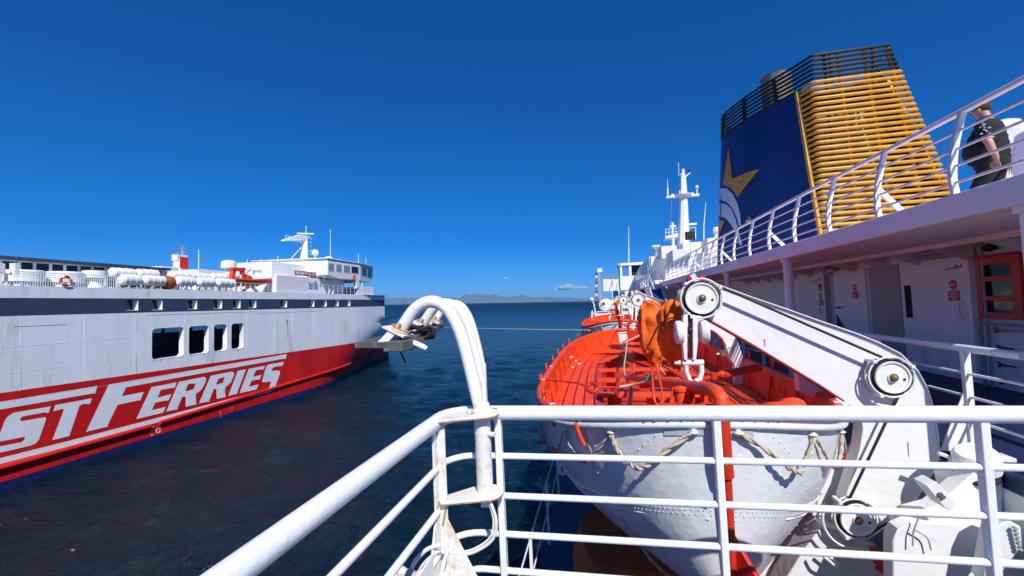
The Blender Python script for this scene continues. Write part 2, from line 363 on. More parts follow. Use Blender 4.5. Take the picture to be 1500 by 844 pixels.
def clouds():
    cm = bpy.data.materials.new('cumulus'); cm.use_nodes = True; t = cm.node_tree; b = t.nodes['Principled BSDF']
    b.inputs['Base Color'].default_value = (.8, .8, .82, 1); b.inputs['Roughness'].default_value = 1; b.inputs['Specular IOR Level'].default_value = 0
    lw = t.nodes.new('ShaderNodeLayerWeight'); lw.inputs[0].default_value = .35
    r = t.nodes.new('ShaderNodeMapRange'); r.inputs[1].default_value = .05; r.inputs[2].default_value = .55; r.inputs[3].default_value = .34; r.inputs[4].default_value = 0
    t.links.new(lw.outputs['Facing'], r.inputs[0]); t.links.new(r.outputs[0], b.inputs['Alpha'])
    rs = random.Random(4)
    for u, v, w, h, n, lab in ((836, 421, 46, 11, 34, 'low broken white cumulus bank over the horizon beside the mast ship'), (739, 407.5, 6, 3.2, 8, 'tiny lone white cloud puff above the sea horizon'),
                         (262, 380, 13, 3.4, 10, 'small thin cloud puff behind the red and white funnel tower')):
        m = M(); D = 52000; c = WP(u, v, Y=D); s = D/FPX
        for i in range(n):
            q = rs.uniform(-1, 1); rad = rs.uniform(.25, .6)*h*s*(1-.5*abs(q))
            p = Vector((c.x+q*w*.5*s, c.y+rs.uniform(-900, 900), c.z+(-h*.3+rad/s*.55+rs.uniform(0, .3)*h*(1-abs(q)))*s))
            o0 = len(m.v); m.ball(p, (rad*1.5, rad*1.2, rad*.8), 14)
            for k in range(o0, len(m.v)):
                d = Vector(m.v[k])-p; f = 1+.22*math.sin(d.x/s*2.1+i)*math.sin(d.z/s*3+i*2)
                m.v[k] = tuple(p+d*f)
        solo('cloud', m, cm, lab, 'cloud', loc=c, sharp=180)
clouds()

# ================================================================ THE OTHER FERRY (world axes, port... its starboard side faces us at x = -46)
FX = -46.0; FC = -55.0
def HP(u, v, off=0.0):                       # point on the flat of the ferry's side
    p = WP(u, v, X=FX); p.x += off; return p
def hy(u, v=440): return WP(u, v, X=FX).y
def redtop(y): return -6.43-.017*(y-25.8)
def flatx(y, z):                             # half breadth: full amidships, closing to the stem; finer low down
    zz = min(max((z+14)/8.5, 0), 1); s0 = 62+12*zz; e = 95+12.5*zz
    if y <= s0: return 9.0
    t = min((y-s0)/(e-s0), 1); return max(9.0*(1-t**(1.75+.5*zz)), .02)
def build_ferry():
    F = thing('ferry', 'large white and red car ferry across the water with big white lettering', 'ferry', (FC, 40, SEA))
    # ---- hull
    holes = []                               # (y0,y1,z0,z1,depth)
    for a, b in ((223, 269.5), (277, 306), (313.5, 333), (339, 357)):
        holes.append((hy(a), hy(b), -5.42, -2.16, 'door'))
    for a, b in ((185, 203.5), (221.5, 239), (275, 289.5), (312, 326), (341, 353), (364, 376), (411, 421), (452.5, 461), (471, 479), (489.5, 496.5), (506.5, 513.5)):
        holes.append((hy(a), hy(b), -.22, .90, 'win'))
    far = [(52.0, 53.6, -3.7, -2.16), (54.2, 57.4, -3.7, -2.16), (58.4, 61.5, -3.7, -2.16), (63, 66, -3.7, -2.16)]
    ys = sorted(set([q for h in far for q in h[:2]]+[-14, -8, 0, 8, 15, 20]+[25+3*i for i in range(13)]+[62+1.5*i for i in range(19)]+[90.2]+[92+1.2*i for i in range(13)]+[107.4]+[q for h in holes for q in h[:2]]))
    ys = [y for i, y in enumerate(ys) if i == 0 or y-ys[i-1] > 1e-4]
    zs = [-16, -13.35, -12.2, -10, -8.2, 'r', -5.42, -4.2, -3.7, -3.0, -2.16, -1.3, -.45, -.22, .90, 1.0, 2.0]
    Z = lambda z, y: redtop(y) if z == 'r' else z
    m = M(); n = len(zs)
    def endy(zi): return 90.2 if zi >= 9 else 107.4        # superstructure stops at its front bulkhead, the hull goes on to the stem
    for side in (1, -1):
        idx = {}
        for i, y in enumerate(ys):
            for k, z in enumerate(zs):
                zz = Z(z, y); b = flatx(y, zz)
                if k >= 9 and y > 66: b = max(b, 9.0-1.1*((y-66)/24)**2)
                idx[i, k] = len(m.v); m.v.append((FC+side*b, y, zz))
        for i in range(len(ys)-1):
            for k in range(n-1):
                yc = (ys[i]+ys[i+1])/2; zc = (Z(zs[k], yc)+Z(zs[k+1], yc))/2
                if k >= 9 and yc > 90.2: continue
                if k == n-2 and yc > 87.5: pass
                if any(h[0] < yc < h[1] and h[2] < zc < h[3] for h in (holes if side == 1 else far)): continue
                m.f.append((idx[i, k], idx[i+1, k], idx[i+1, k+1], idx[i, k+1]))
                m.mi.append(2 if k < 1 else 1 if k < 5 else 3 if 12 <= k < 15 else 0)
        if side == 1: keep = dict(idx)
        else:
            for k in range(n-1):               # transom, front bulkhead, stem closure
                m.f.append((keep[0, k], idx[0, k], idx[0, k+1], keep[0, k+1])); m.mi.append(1 if k < 5 else 0)
                if k >= 9:
                    q = ys.index(90.2); m.f.append((keep[q, k], idx[q, k], idx[q, k+1], keep[q, k+1])); m.mi.append(3 if 12 <= k < 15 else 0)
    m.cur = 4
    m.box((FC, 38, 1.94), (17.7, 104, .1)); m.prism([(FC+q*flatx(yy, -3.4)*.93, yy, -4.0) for q, yy in ((-1, 90.3), (-1, 97), (-1, 102), (1, 102), (1, 97), (1, 90.3))], (0, 0, .1))
    part('hull', m, [FW_, FR, FB, FD, GRY], F, flip=False, sharp=30)
    # ---- car deck seen through the side openings
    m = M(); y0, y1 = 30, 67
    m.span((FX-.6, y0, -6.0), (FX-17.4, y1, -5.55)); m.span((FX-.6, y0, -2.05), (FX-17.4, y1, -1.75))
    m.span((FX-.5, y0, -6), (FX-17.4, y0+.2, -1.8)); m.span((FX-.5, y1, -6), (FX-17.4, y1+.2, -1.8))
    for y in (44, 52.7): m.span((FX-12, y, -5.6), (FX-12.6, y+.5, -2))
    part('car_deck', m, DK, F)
    for h in holes:
        if h[4] != 'door': continue
        m = M(); r = .42; n = 5
        def rr(x, g=0):
            a, b, c, d = h[0]-g, h[1]+g, h[2]-g, h[3]+g; q = r; P = []
            for (cy, cz, a0) in ((b-q, d-q, 0), (a+q, d-q, 90), (a+q, c+q, 180), (b-q, c+q, 270)):
                P += [(x, cy+q*math.cos(R(a0+90*i/n)), cz+q*math.sin(R(a0+90*i/n))) for i in range(n+1)]
            return P
        for s in (1,):
            x0 = FC+s*9.02; x1 = FC+s*8.35
            m.sheet([[(x0, h[0]-.06, h[2]-.06), (x0, h[1]+.06, h[2]-.06), (x0, h[1]+.06, h[3]+.06), (x0, h[0]-.06, h[3]+.06)], rr(x0)])
            A, B = rr(x0), rr(x1); k = len(A)
            m.add(A+B, [(i, (i+1) % k, k+(i+1) % k, k+i) for i in range(k)])
            part('side_opening', m, FW_, F, flip=False); m = M()
    for h in holes:
        if h[4] != 'win': continue
        b = lambda y: FC+flatx(y, .5)
        m = M(); x = b(h[1])-.02
        m.span((x-.03, h[0], h[2]), (x-.75, h[0]+.06, h[3])); m.span((x-.03, h[1]-.06, h[2]), (x-.75, h[1], h[3]))
        m.span((x-.03, h[0]+.06, h[2]), (x-.75, h[1]-.06, h[2]+.05)); m.span((x-.03, h[0]+.06, h[3]-.05), (x-.75, h[1]-.06, h[3]))
        w = part('window', m, FW_, F)
        m = M(); m.span((x-.70, h[0]+.06, h[2]+.05), (x-.74, h[1]-.06, h[3]-.05)); part('pane', m, GL, w)
    m = M(); m.span((FC+8.35, hy(383.5+144, 440), .32), (FC+8.42, hy(383.5+149, 440), .62)); part('window', m, FW_, F)
    # ---- rubbing strakes, seams, draught marks
    def strake(ya, yb, z0, z1, r):
        m = M(); P = []
        for i in range(25):
            y = ya+(yb-ya)*i/24; z = z0+(z1-z0)*i/24; P.append((FC+flatx(y, z)+.03, y, z))
        m.tube(P, r, 8); part('rubbing_strake', m, FR, F)
    strake(8, hy(219, 624), -12.25, -12.25, .26); strake(hy(233, 616), 76, -12.15, -11.2, .24)
    m = M()
    for (ya, yb, z) in ((37, 52, -.72), (52, 80, -.95), (26.5, 30, -1.3)): m.tube([(FC+flatx(y, z)+.005, y, z) for y in (ya, (ya+yb)/2, yb)], .018, 5)
    for y, za, zb in ((36.0, -1.2, -2.3), (36.0, -4.6, -6.5), (62.5, -1.0, -6.8), (73, -1, -6.3), (78, -1, -5)): m.tube([(FC+flatx(y, z)+.005, y, z) for z in (za, (za+zb)/2, zb)], .018, 5)
    m.tube([HP(u, v, .008) for u, v in ((0, 589.5), (60, 579), (120, 571), (180, 561), (250, 549), (330, 537))], .012, 4)
    part('hull_seam', m, GRY, F)
    m = M()
    for z in (-13.2, -12.75, -12.4): m.box((FX+.012, hy(219, 640)+.25, z), (.01, .22, .1))
    m.torus((FX+.012, hy(226, 640)+.4, -12.95), (1, 0, 0), .22, .025, 14, 5); part('draught_mark', m, FL, F)
    rs = random.Random(9)
    for u, v0, v1, w in ((420.5, 468, 482, .16), (421.5, 482, 497, .08), (505, 470, 486, .05), (236, 523, 530, .06), (299, 516, 523, .05), (323, 603, 612, .1), (340, 596, 602, .07)):
        m = M(); a = HP(u, v0); c = HP(u, v1); m.prism([(FX+.018, a.y-w, a.z), (FX+.018, a.y+w, a.z), (FX+.018, a.y+w*.3, c.z), (FX+.018, a.y-w*.3, c.z)], (-.012, 0, 0)); part('rust_streak', m, RU, F)
    m = M()
    for k in range(9):
        y = 27+4.6*k+rs.uniform(-.6, .6); m.tube([(FX+.004, y, -.5), (FX+.004, y, -6.5)], .011, 4)
    for z in (-2.9, -5.0): m.tube([(FX+.004, 22, z), (FX+.004, 36.5, z)], .010, 4); m.tube([(FX+.004, 50.5, z), (FX+.004, 66, z)], .010, 4)
    part('weld_seam', m, FW_, F, kind='stuff')
    # ---- lettering: traced outlines laid flat on the side plating
    def z1(p): return (p[0]/6.494, 560+p[1]/6.494)
    def z2(p): return (120+p[0]/7.675, 540+p[1]/7.675)
    def z3(p): return (260+p[0]/7.671, 510+p[1]/7.671)
    L = []
    L.append([[z1(p) for p in [(483, 230), (130, 290), (75, 325), (45, 365), (-15, 520), (-12, 560), (10, 563), (225, 520), (238, 522), (228, 550), (205, 570), (-75, 625), (-95, 693), (290, 603), (340, 580), (370, 545), (438, 350), (430, 332), (215, 370), (195, 368), (190, 350), (215, 325), (420, 288), (460, 292)]]])
    L.append([[z1(p) for p in [(525, 218), (873, 153), (855, 207), (790, 205), (755, 225), (665, 490), (662, 512), (497, 550), (608, 258), (600, 253), (505, 277)]]])
    L.append([[z2(p) for p in [(300, 180)]]+[z3(p) for p in [(1228, 68), (1212, 122), (1180, 122), (0, 333)]]+[z2(p) for p in [(495, 212), (445, 312), (695, 262), (655, 360), (630, 358), (400, 408), (290, 630), (295, 650), (45, 712)]]])
    L.append([[z2(p) for p in [(780, 210), (1065, 155), (1040, 220), (1020, 215), (885, 242), (850, 328), (1005, 287), (970, 360), (945, 358), (820, 385), (785, 468), (940, 432), (912, 495), (610, 568)]]])
    L.append([[z2((1090, 150))]+[z3(p) for p in [(295, 323), (320, 335), (322, 360), (285, 440), (255, 478), (205, 515), (203, 550), (212, 632), (92, 660), (90, 545), (52, 548)]]+[z2((1075, 440)), z2((1078, 455)), z2((945, 485))],
              [z3(p) for p in [(120, 402), (205, 398), (175, 465), (85, 488)]]])
    L.append([[z3(p) for p in [(372, 312), (605, 265), (635, 275), (635, 300), (600, 385), (540, 440), (530, 470), (540, 548), (440, 572), (435, 458), (405, 462), (358, 585), (355, 600), (240, 620)]],
              [z3(p) for p in [(460, 345), (530, 325), (510, 390), (430, 412)]]])
    L.append([[z3(p) for p in [(675, 258), (768, 238), (668, 505), (672, 512), (570, 537)]]])
    L.append([[z3(p) for p in [(800, 233), (985, 197), (962, 243), (940, 238), (880, 250), (850, 322), (945, 300), (920, 357), (895, 353), (830, 368), (803, 437), (910, 408), (885, 465), (695, 507)]]])
    L.append([[z3(p) for p in [(1195, 155), (1175, 203), (1150, 200), (1080, 215), (1060, 235), (1058, 255), (1140, 252), (1153, 275), (1092, 455), (1062, 487)]]+[z2((0, 835)), z1((0, 778)), z1((-100, 803)), z1((-100, 747)), z1((0, 722)), z2((0, 775))]+[z3(p) for p in [(1010, 462), (1030, 440), (1050, 382), (1045, 375), (960, 385), (948, 375), (985, 245), (1005, 195), (1040, 180)]]])
    L.append([[z1(p) for p in [(-100, 203), (925, 36), (905, 108), (885, 106), (-100, 278)]]])
    for lp in L:
        m = M(); m.sheet([[HP(u, v, .014) for u, v in l] for l in lp]); part('letter', m, FL, F, flip=False)
    # ---- sun deck bulwark end, deck house, wheelhouse
    xb = FX-.45; Q = [WP(u, v, X=xb) for u, v in ((521, 434), (529, 420.5), (546.5, 420), (547.5, 434))]; m = M(); m.prism([(xb, Q[0].y, 2.0), (xb, Q[1].y, Q[1].z), (xb, Q[2].y, Q[2].z), (xb, Q[3].y, 2.0)], (-.12, 0, 0)); m.prism([(xb-.13, Q[2].y-.1, 2.0), (xb-.13, Q[2].y-.1, Q[2].z-.02), (xb-14, Q[2].y-.1, Q[2].z-.02), (xb-14, Q[2].y-.1, 2.0)], (0, .1, 0)); part('bulwark_end', m, FW_, F)
    hx = -50.5; zt = WP(0, 375, X=hx).z; ya = 18; yb = WP(240, 391, X=hx).y
    m = M(); m.span((hx, ya, 2), (hx-9, yb, zt-.28))
    dh = part('deck_house', m, FS, F); m = M(); m.span((hx+.5, ya-.5, zt-.26), (hx-9.4, yb+.5, zt)); part('roof', m, FD, dh)
    zw0, zw1 = 2.35, zt-.42; us = [-45, -22, 4, 25, 27.5, 47.5, 53, 71, 74, 92, 97, 113, 116.5, 132.5, 137, 152.5, 155.5, 170, 175, 189, 192, 204.5, 208, 221, 224, 236]
    for a, b in zip(us[0::2], us[1::2]):
        A, B = WP(a, 390, X=hx).y, WP(b, 390, X=hx).y; m = M(); m.span((hx+.02, A, zw0), (hx-.02, B, zw1)); w = part('window', m, GL, F)
        m = M(); m.span((hx+.10, B, zw0), (hx-.01, B+.22, zw1+.05)); part('mullion', m, FS, w)
    bx = -49.0
    def blk(u0, u1, vt, x=bx, zb=2.0, back=6, name='house_block', mm=FS, yo=0):
        A, B = WP(u0, 400, X=x).y, WP(u1, 400, X=x).y; zt_ = WP((u0+u1)/2, vt, X=x).z; m = M(); m.span((x, A, zb), (x-back, B+yo, zt_)); return part(name, m, mm, F, bev=.04), A, B, zt_
    blk(236, 262, 391, x=-51, back=7); blk(292, 345, 396.5, x=-53, back=5)
    blk(405, 452, 404.5, x=-46.6, back=8)                       # side house under the name board
    blk(398, 470, 387.5, x=-50.5, back=7)                       # white house behind
    blk(446, 504, 409, x=-48.5, back=9)
    # wheelhouse and bridge wing
    wx = -46.4; y0, y1 = WP(480, 400, X=wx).y, WP(527, 400, X=wx).y; y2 = WP(543, 400, X=-48.0).y
    z0, z1w = WP(528, 411, X=wx).z, WP(528, 386.5, X=wx).z
    m = M(); m.prism([(wx, y0, z0+.5), (wx, y0+3, z0), (wx, y1+.1, z0), (wx, y1+.1, z1w), (wx, y0, z1w)], (-15, 0, 0))
    wh = part('wheelhouse', m, FS, F, bev=.05)
    m = M(); m.prism([(wx, y1+.1, z0-.05), (wx-1.6, y2+.6, z0-.05), (wx-1.6, y2+.9, z1w), (wx, y1+.1, z1w+.02)], (-12, 0, 0)); part('bridge_front', m, FS, wh)
    m = M(); m.span((wx+.15, y0-.3, z1w+.02), (wx-15.2, y1+.2, z1w+.18)); m.prism([(wx+.15, y1+.2, z1w+.02), (wx-1.4, y2+.7, z1w+.02), (wx-14, y2+.7, z1w+.02), (wx-15.2, y1+.2, z1w+.02)], (0, 0, .16)); part('roof', m, FS, wh)
    for a, b in ((492.5, 500, ), (503.3, 512.5), (514.5, 524.7), (481, 488.6)):
        A, B = WP(a, 395, X=wx).y, WP(b, 395, X=wx).y; zt_, zb_ = z1w-.75, z1w-2.0; m = M()
        m.span((wx+.03, A-.12, zb_-.12), (wx-.02, B+.12, zt_+.12)); w = part('window', m, FS, F)
        m = M(); m.span((wx+.05, A, zb_), (wx-.01, B, zt_)); part('pane', m, GL2 if a != 514.5 else GL, w)
    for k in range(2):
        m = M(); p = Vector((wx-.1, y1+.35, 0)).lerp(Vector((wx-1.55, y2+.7, 0)), .08+.48*k); q = Vector((wx-.1, y1+.35, 0)).lerp(Vector((wx-1.55, y2+.7, 0)), .46+.48*k)
        m.prism([(p.x+.08, p.y+.1, z1w-2.1), (q.x+.08, q.y+.1, z1w-2.1), (q.x+.08, q.y+.15, z1w-.6), (p.x+.08, p.y+.15, z1w-.6)], (-.1, .02, 0)); part('window', m, GL, F)
    m = M()
    for yq in (y1-.4, y1+1.5): m.cyl((wx-.4, yq, 2), (wx-.4, yq, z0), .12, n=8)
    m.span((wx+.02, y1-1.2, z0-1.6), (wx-.6, y1-.2, z0)); part('wing_support', m, FS, F)
    m = M(); a = WP(481, 423, X=-47.5); b = WP(491, 409, X=-47.5)
    for d in (0, 1.1):
        m.bar((a.x, a.y+d, 2), (a.x, b.y+d, z0+.3), .1, .26)
    part('bridge_stair', m, FS, F)
    m = M()
    for u, v in ((451.5, 415), (462, 413), (469, 416)): p = WP(u, v, X=-48.45); m.box(p, (.12, .35, .5))
    part('wall_fitting', m, GRY, F)
    # railings
    def rail(pts, h, n, name='railing', close=None):
        m = M()
        for i in range(len(pts)-1):
            a, b = Vector(pts[i]), Vector(pts[i+1])
            for q in (h, h*.66, h*.33): m.tube([a+Vector((0, 0, q)), b+Vector((0, 0, q))], .03 if q == h else .02, 5)
            for k in range(n+1): p = a.lerp(b, k/n); m.tube([p, p+Vector((0, 0, h))], .025, 5)
        return part(name, m, FS, F)
    rail([(FX-.1, WP(22, 410, X=FX).y, 2), (FX-.1, WP(176, 410, X=FX).y, 2)], 1.15, 46)
    rail([(FX-.1, WP(346, 410, X=FX).y, 2), (FX-.1, WP(400, 410, X=FX).y, 2)], 1.1, 8)
    rail([(FX-.1, WP(452, 410, X=FX).y, 2), (FX-.4, WP(522, 410, X=FX).y, 2)], 1.5, 10)
    rail([(-51, 47, 4.0), (-51, 66, 4.0)], .9, 10); rail([(-47, 55, 4.5), (-47, 70, 4.5)], .9, 8)
    rail([(FC+4, 91, -3.1), (FC+.6, 104, -3.1)], 1.3, 8)
    # mast
    mx = -55.0; b = WP(446, 387, X=mx); t = WP(447, 347, X=mx)
    m = M(); m.tube([(mx, b.y-.4, 3), (mx, b.y-.2, b.z), (mx, b.y+.2, t.z)], [.95, .8, .5], 8)
    ms = part('mast', m, FS, F); l = WP(415, 352.5, X=mx)
    m = M(); m.prism([(mx+.5, t.y+.9, t.z+.1), (mx+.5, t.y-1.4, t.z-.9), (mx+.5, l.y, l.z-.1), (mx+.5, l.y, l.z+.12), (mx+.5, t.y-1.6, t.z+.15)], (-1, 0, 0))
    for k in range(6): y = l.y+(t.y-2-l.y)*k/5; m.tube([(mx+.5, y, l.z+.1), (mx+.5, y, l.z+.9)], .05, 5)
    m.tube([(mx+.5, l.y, l.z+.85), (mx+.5, t.y-1.5, l.z+1.0)], .05, 5)
    m.tube([(mx, t.y+.2, t.z), (mx, t.y+.3, t.z+2.2)], .06, 5); m.bar((mx-1, t.y-1, t.z+.55), (mx+1, t.y+1.2, t.z+.7), .2, .22)
    part('mast_platform', m, FS, ms)
    m = M()
    for a, c in (((mx, b.y-.2, t.z-1.6), WP(420, 386, X=mx)), ((mx, b.y+.2, t.z-2), WP(470, 383, X=mx))): m.tube([a, c], .07, 5)
    for k in range(7): m.bar((mx+.4, b.y+1.0+.1*k, b.z+.5+k*.75), (mx+.4, b.y+2.6-.28*k, b.z+.6+k*.75), .12, .1)
    m.ball((mx+.5, b.y+2.5, b.z+2.4), .7, 10); m.cyl((mx+.5, b.y+2.5, b.z), (mx+.5, b.y+2.5, b.z+2), .15, n=6)
    part('mast_stay', m, FS, ms)
    # name board with raised letters
    nx = -47.6; A, B = WP(432.3, 401, X=nx), WP(463, 402, X=nx); zc0, zc1 = WP(447, 404.6, X=nx).z, WP(447, 397.6, X=nx).z
    m = M(); m.span((nx, A.y, zc0), (nx-.15, B.y, zc1)); nb = part('name_board', m, mat('board_crimson', (.26, .012, .03), .5), F)
    cu = bpy.data.curves.new('name_text', 'FONT'); cu.body = '\u0398\u0395\u039f\u039b\u039f\u0393\u039f\u03a3 \u03a0.'; cu.extrude = .01
    tmp = bpy.data.objects.new('tmp_text', cu); COL.objects.link(tmp); dg = bpy.context.evaluated_depsgraph_get()
    me = bpy.data.meshes.new_from_object(tmp.evaluated_get(dg)); bpy.data.objects.remove(tmp)
    xs = [v.co.x for v in me.vertices]; zz = [v.co.y for v in me.vertices]
    sx = (B.y-A.y)*.88/(max(xs)-min(xs)); sz = (zc1-zc0)*.52/(max(zz)-min(zz))
    m = M(); m.add([(nx+.02+v.co.z, A.y+(B.y-A.y)*.05+(v.co.x-min(xs))*sx, zc0+(zc1-zc0)*.24+(v.co.y-min(zz))*sz) for v in me.vertices], [tuple(p.vertices) for p in me.polygons])
    part('lettering', m, FL, nb)
    # antennas, domes
    m = M()
    for u, v0, v1 in ((484, 336, 385), (525, 372, 386), (536, 377, 386), (497, 378, 386), (382, 380, 396), (362, 380, 397), (291, 366, 395), (407, 375, 388)):
        a = WP(u, v0, X=-53); b = WP(u, v1, X=-53); m.tube([b, a], [.07, .04], 5)
    part('whip_aerial', m, FS, F)
    for u, v, r in ((481.5, 381, .8), (335, 388.5, 1.0), (377, 391.5, .85)):
        p = WP(u, v, X=-53); m = M(); m.lathe([(r*.5, -1.6), (r*.5, -.5), (r, -.45), (r, .35), (r*.8, .6), (r*.3, .72)], p, n=14); part('satellite_dome', m, FS, F)
    p = WP(471, 385, X=-51); m = M(); m.ball(p, (.3, .55, .5), 8); part('deck_light', m, RED, F)
    # funnel tower aft
    tx = -58; p0 = WP(263, 392, X=tx); p1 = WP(263, 377, X=tx)
    m = M(); m.lathe([(.8, p0.z-2), (.8, p1.z-1.1), (.7, p1.z-.5)], (tx, p0.y, 0), n=14); m.box((tx, p0.y, p1.z-.1), (1.0, 1.5, .9)); ft = part('funnel_tower', m, FS, F)
    m = M(); m.tube([(tx, p0.y+.4, p1.z), (tx, p0.y+.4, WP(264, 361, X=tx).z)], .12, 6)
    for k in range(3): m.bar((tx, p0.y-.3, p1.z+.7+.5*k), (tx, p0.y+1.0, p1.z+.7+.5*k), .1, .1)
    part('tower_mast', m, GRY, ft); m = M(); m.box((tx+1.0, p0.y-.2, p0.z+.6), (.25, 1.1, 1.6)); part('red_panel', m, RED, ft)
    return F
build_ferry()

# loose gear standing on the other ferry's sun deck
def fpt(u, v, x): return WP(u, v, X=x)
def drum_vent(u0, u1, vt, label, x=-48.0):
    A, B = fpt(u0, 405, x), fpt(u1, 405, x); y = (A.y+B.y)/2; r = (B.y-A.y)/2; z = fpt((u0+u1)/2, vt, x).z
    t = thing('drum_vent', label, 'vent', (x-r, y, 2.0), 'round vent drums on the other ferry')
    m = M(); m.lathe([(r*.82, 2), (r*.82, z-1.0), (r, z-1.0), (r*1.0, z-.42), (r*.98, z-.40)], (x-r, y, 0), n=32); part('drum', m, FS, t)
    m = M(); m.lathe([(r*1.02, z-.41), (r*1.02, z-.1), (r*.96, z)], (x-r, y, 0), n=32); part('lid', m, FS, t)
    m = M()
    for k in range(10):
        a = 2*math.pi*k/10; m.box((x-r+r*.9*math.cos(a), y+r*.9*math.sin(a), (2+z-1)/2), (.15, .15, z-3.0))
    part('leg', m, GRY, t)
drum_vent(24, 78, 395.5, 'wide white vent drum on the far ferry deck, left of the lifebuoy')
drum_vent(87, 136, 398, 'wide white vent drum standing directly behind the orange and white lifebuoy')
A = fpt(146, 405, -48); t = thing('mushroom_vent', 'slim white mushroom vent on tapering stem beside the white vent drum', 'vent', (-48.6, A.y, 2))
zt = fpt(146, 396.5, -48).z; m = M(); m.lathe([(.75, 2), (.55, zt-1.0), (.5, zt-.8)], (-48.6, A.y, 0), n=18); part('stem', m, FS, t)
m = M(); m.lathe([(.9, zt-.75), (.97, zt-.7), (.97, zt-.05), (.8, zt)], (-48.6, A.y, 0), n=18); part('cap', m, FS, t)
# lifebuoy on the rail
p = fpt(96.5, 411.5, FX+.05); t = thing('lifebuoy', 'orange and white lifebuoy hung on the far ferry railing', 'lifebuoy', p)
m = M(); m.torus(p, (1, 0, 0), .38, .11, 28, 8); part('ring', m, OR, t)
for k in range(4):
    m = M(); a = math.pi*k/2+.4; m.torus(p, (1, 0, 0), .38, .118, 4, 8, a, a+.45); part('white_band', m, FS, t)
p = fpt(518.8, 406.5, -46.3); t = thing('lifebuoy', 'orange lifebuoy on the white wall under the bridge wing', 'lifebuoy', p)
m = M(); m.torus(p, (1, 0, 0), .42, .10, 20, 6); part('ring', m, OR, t)
# white deck crane house at the very left
m = M(); p = fpt(0, 396, -46.8); m.span((-46.8, p.y-3, 3.0), (-49, fpt(8.5, 396, -46.8).y, fpt(4, 386, -46.8).z))
t = thing('deck_locker', 'pale boxy locker on legs at the left end of the far deck', 'locker', (-48, p.y, 2)); part('body', m, FS, t, bev=.05)
m = M()
for yy in (p.y-2.6, p.y+.6): m.cyl((-47.2, yy, 2), (-47.2, yy, 3.02), .12, n=6)
part('leg', m, FS, t)
m = M(); m.span((-46.75, p.y+.9, 2.9), (-47.4, p.y+1.15, fpt(4, 386, -46.8).z+.1)); part('lamp_bracket', m, FS, t)
# inflatable raft canisters on cradles
def raft(u0, u1, v, x, label, dz=0):
    A, B = fpt(u0, v, x), fpt(u1, v, x); y0, y1, z = A.y, B.y, A.z+dz; r = .56
    t = thing('raft_canister', label, 'life raft', (x, (y0+y1)/2, 2), 'white raft canisters on the far ferry')
    m = M(); n = 18
    L = y1-y0; m.lathe([(.1, 0), (r*.75, .06), (r, .25), (r, L*.33), (r*1.05, L*.34), (r*1.05, L*.37), (r, L*.38), (r, L*.62), (r*1.05, L*.63), (r*1.05, L*.66), (r, L*.67), (r, L-.25), (r*.75, L-.06), (.1, L)], (x, y0, z), (0, 1, 0), n)
    part('canister', m, FS, t)
    m = M()
    for yy in (y0+L*.3, y0+L*.7):
        m.bar((x-.5, yy, 2.02), (x-.2, yy, z-r*.7), .09, .09); m.bar((x+.45, yy, 2.02), (x+.2, yy, z-r*.7), .09, .09); m.bar((x-.6, yy, 2.06), (x+.6, yy, 2.06), .1, .08)
    part('cradle', m, GRY, t)
zoomx = lambda z: z/4.22
raft(zoomx(740), zoomx(866), 340+293/4.22, -46.9, 'front white raft canister nearest the vent drums on the far deck')
raft(zoomx(878), zoomx(1018), 340+298/4.22, -46.9, 'front white raft canister just left of the crumpled orange cover')
raft(zoomx(676), zoomx(832), 340+252/4.22, -48.6, 'rear white raft canister raised above the one nearest the vent drums')
raft(zoomx(838), zoomx(978), 340+258/4.22, -48.6, 'rear white raft canister raised behind, left of the orange cover')
raft(zoomx(1086), zoomx(1200), 340+303/4.22, -46.9, 'front white raft canister just right of the crumpled orange cover')
raft(280+34/4.22, 280+140/4.22, 330+350/4.22, -46.9, 'front white raft canister second to the right of the orange cover')
raft(280+152/4.22, 280+266/4.22, 330+355/4.22, -46.9, 'front white raft canister next to the orange rescue boat')
raft(zoomx(1046), zoomx(1178), 340+267/4.22, -48.6, 'rear white raft canister raised behind, right of the orange cover')
raft(280-20/4.22, 280+108/4.22, 330+318/4.22, -48.6, 'rear white raft canister in the middle of the right cluster')
raft(280+116/4.22, 280+232/4.22, 330+322/4.22, -48.6, 'rear white raft canister beside the orange rescue boat')
p = fpt(247.5, 414, -47); m = M(); m.ball(p+Vector((-.4, 0, .0)), (.8, 1.1, .8), 22)
for k in range(len(m.v)):
    d = Vector(m.v[k])-p; m.v[k] = tuple(p+d*(1+.07*math.sin(d.y*9)*math.cos(d.z*6)+.05*math.sin(d.z*14+d.y*3)))
solo('canvas_cover', m, OF, 'crumpled orange canvas cover between white raft canisters on far deck', 'cover', loc=p)
# orange rescue boat with its davit
p0, p1 = fpt(343, 411, -46.6), fpt(404, 406.5, -46.6); t = thing('rescue_boat', 'small orange open rescue boat stowed on the far ferry deck', 'boat', (-47.4, (p0.y+p1.y)/2, 2.4))
m = M(); L = p1.y-p0.y
def rb(i, j):
    q = i/15; s = j/10; b = 1.05*(1-max(0, q-.45)**2/.31) if q > .45 else 1.05; b = max(b, .05); a = math.pi*(s-.5)
    zk = p0.z+.15+.35*max(0, q-.5)*2; return (-47.5+b*math.sin(a), p0.y+L*q, zk-.85*math.cos(a)*(1-.5*max(0, q-.6)*2.5)+.0)
m.grid(rb, 16, 11); part('hull', m, OR, t)
m = M(); m.tube([rb(i, 0) for i in range(16)], .2, 8); m.tube([rb(i, 10) for i in range(16)], .2, 8); part('buoyancy_tube', m, OR, t)
m = M(); m.ball((-47.5, p0.y+L*.42, p0.z+.45), (.55, .8, .55), 10); part('console', m, OF, t)
m = M(); zz = p0.z+1.5
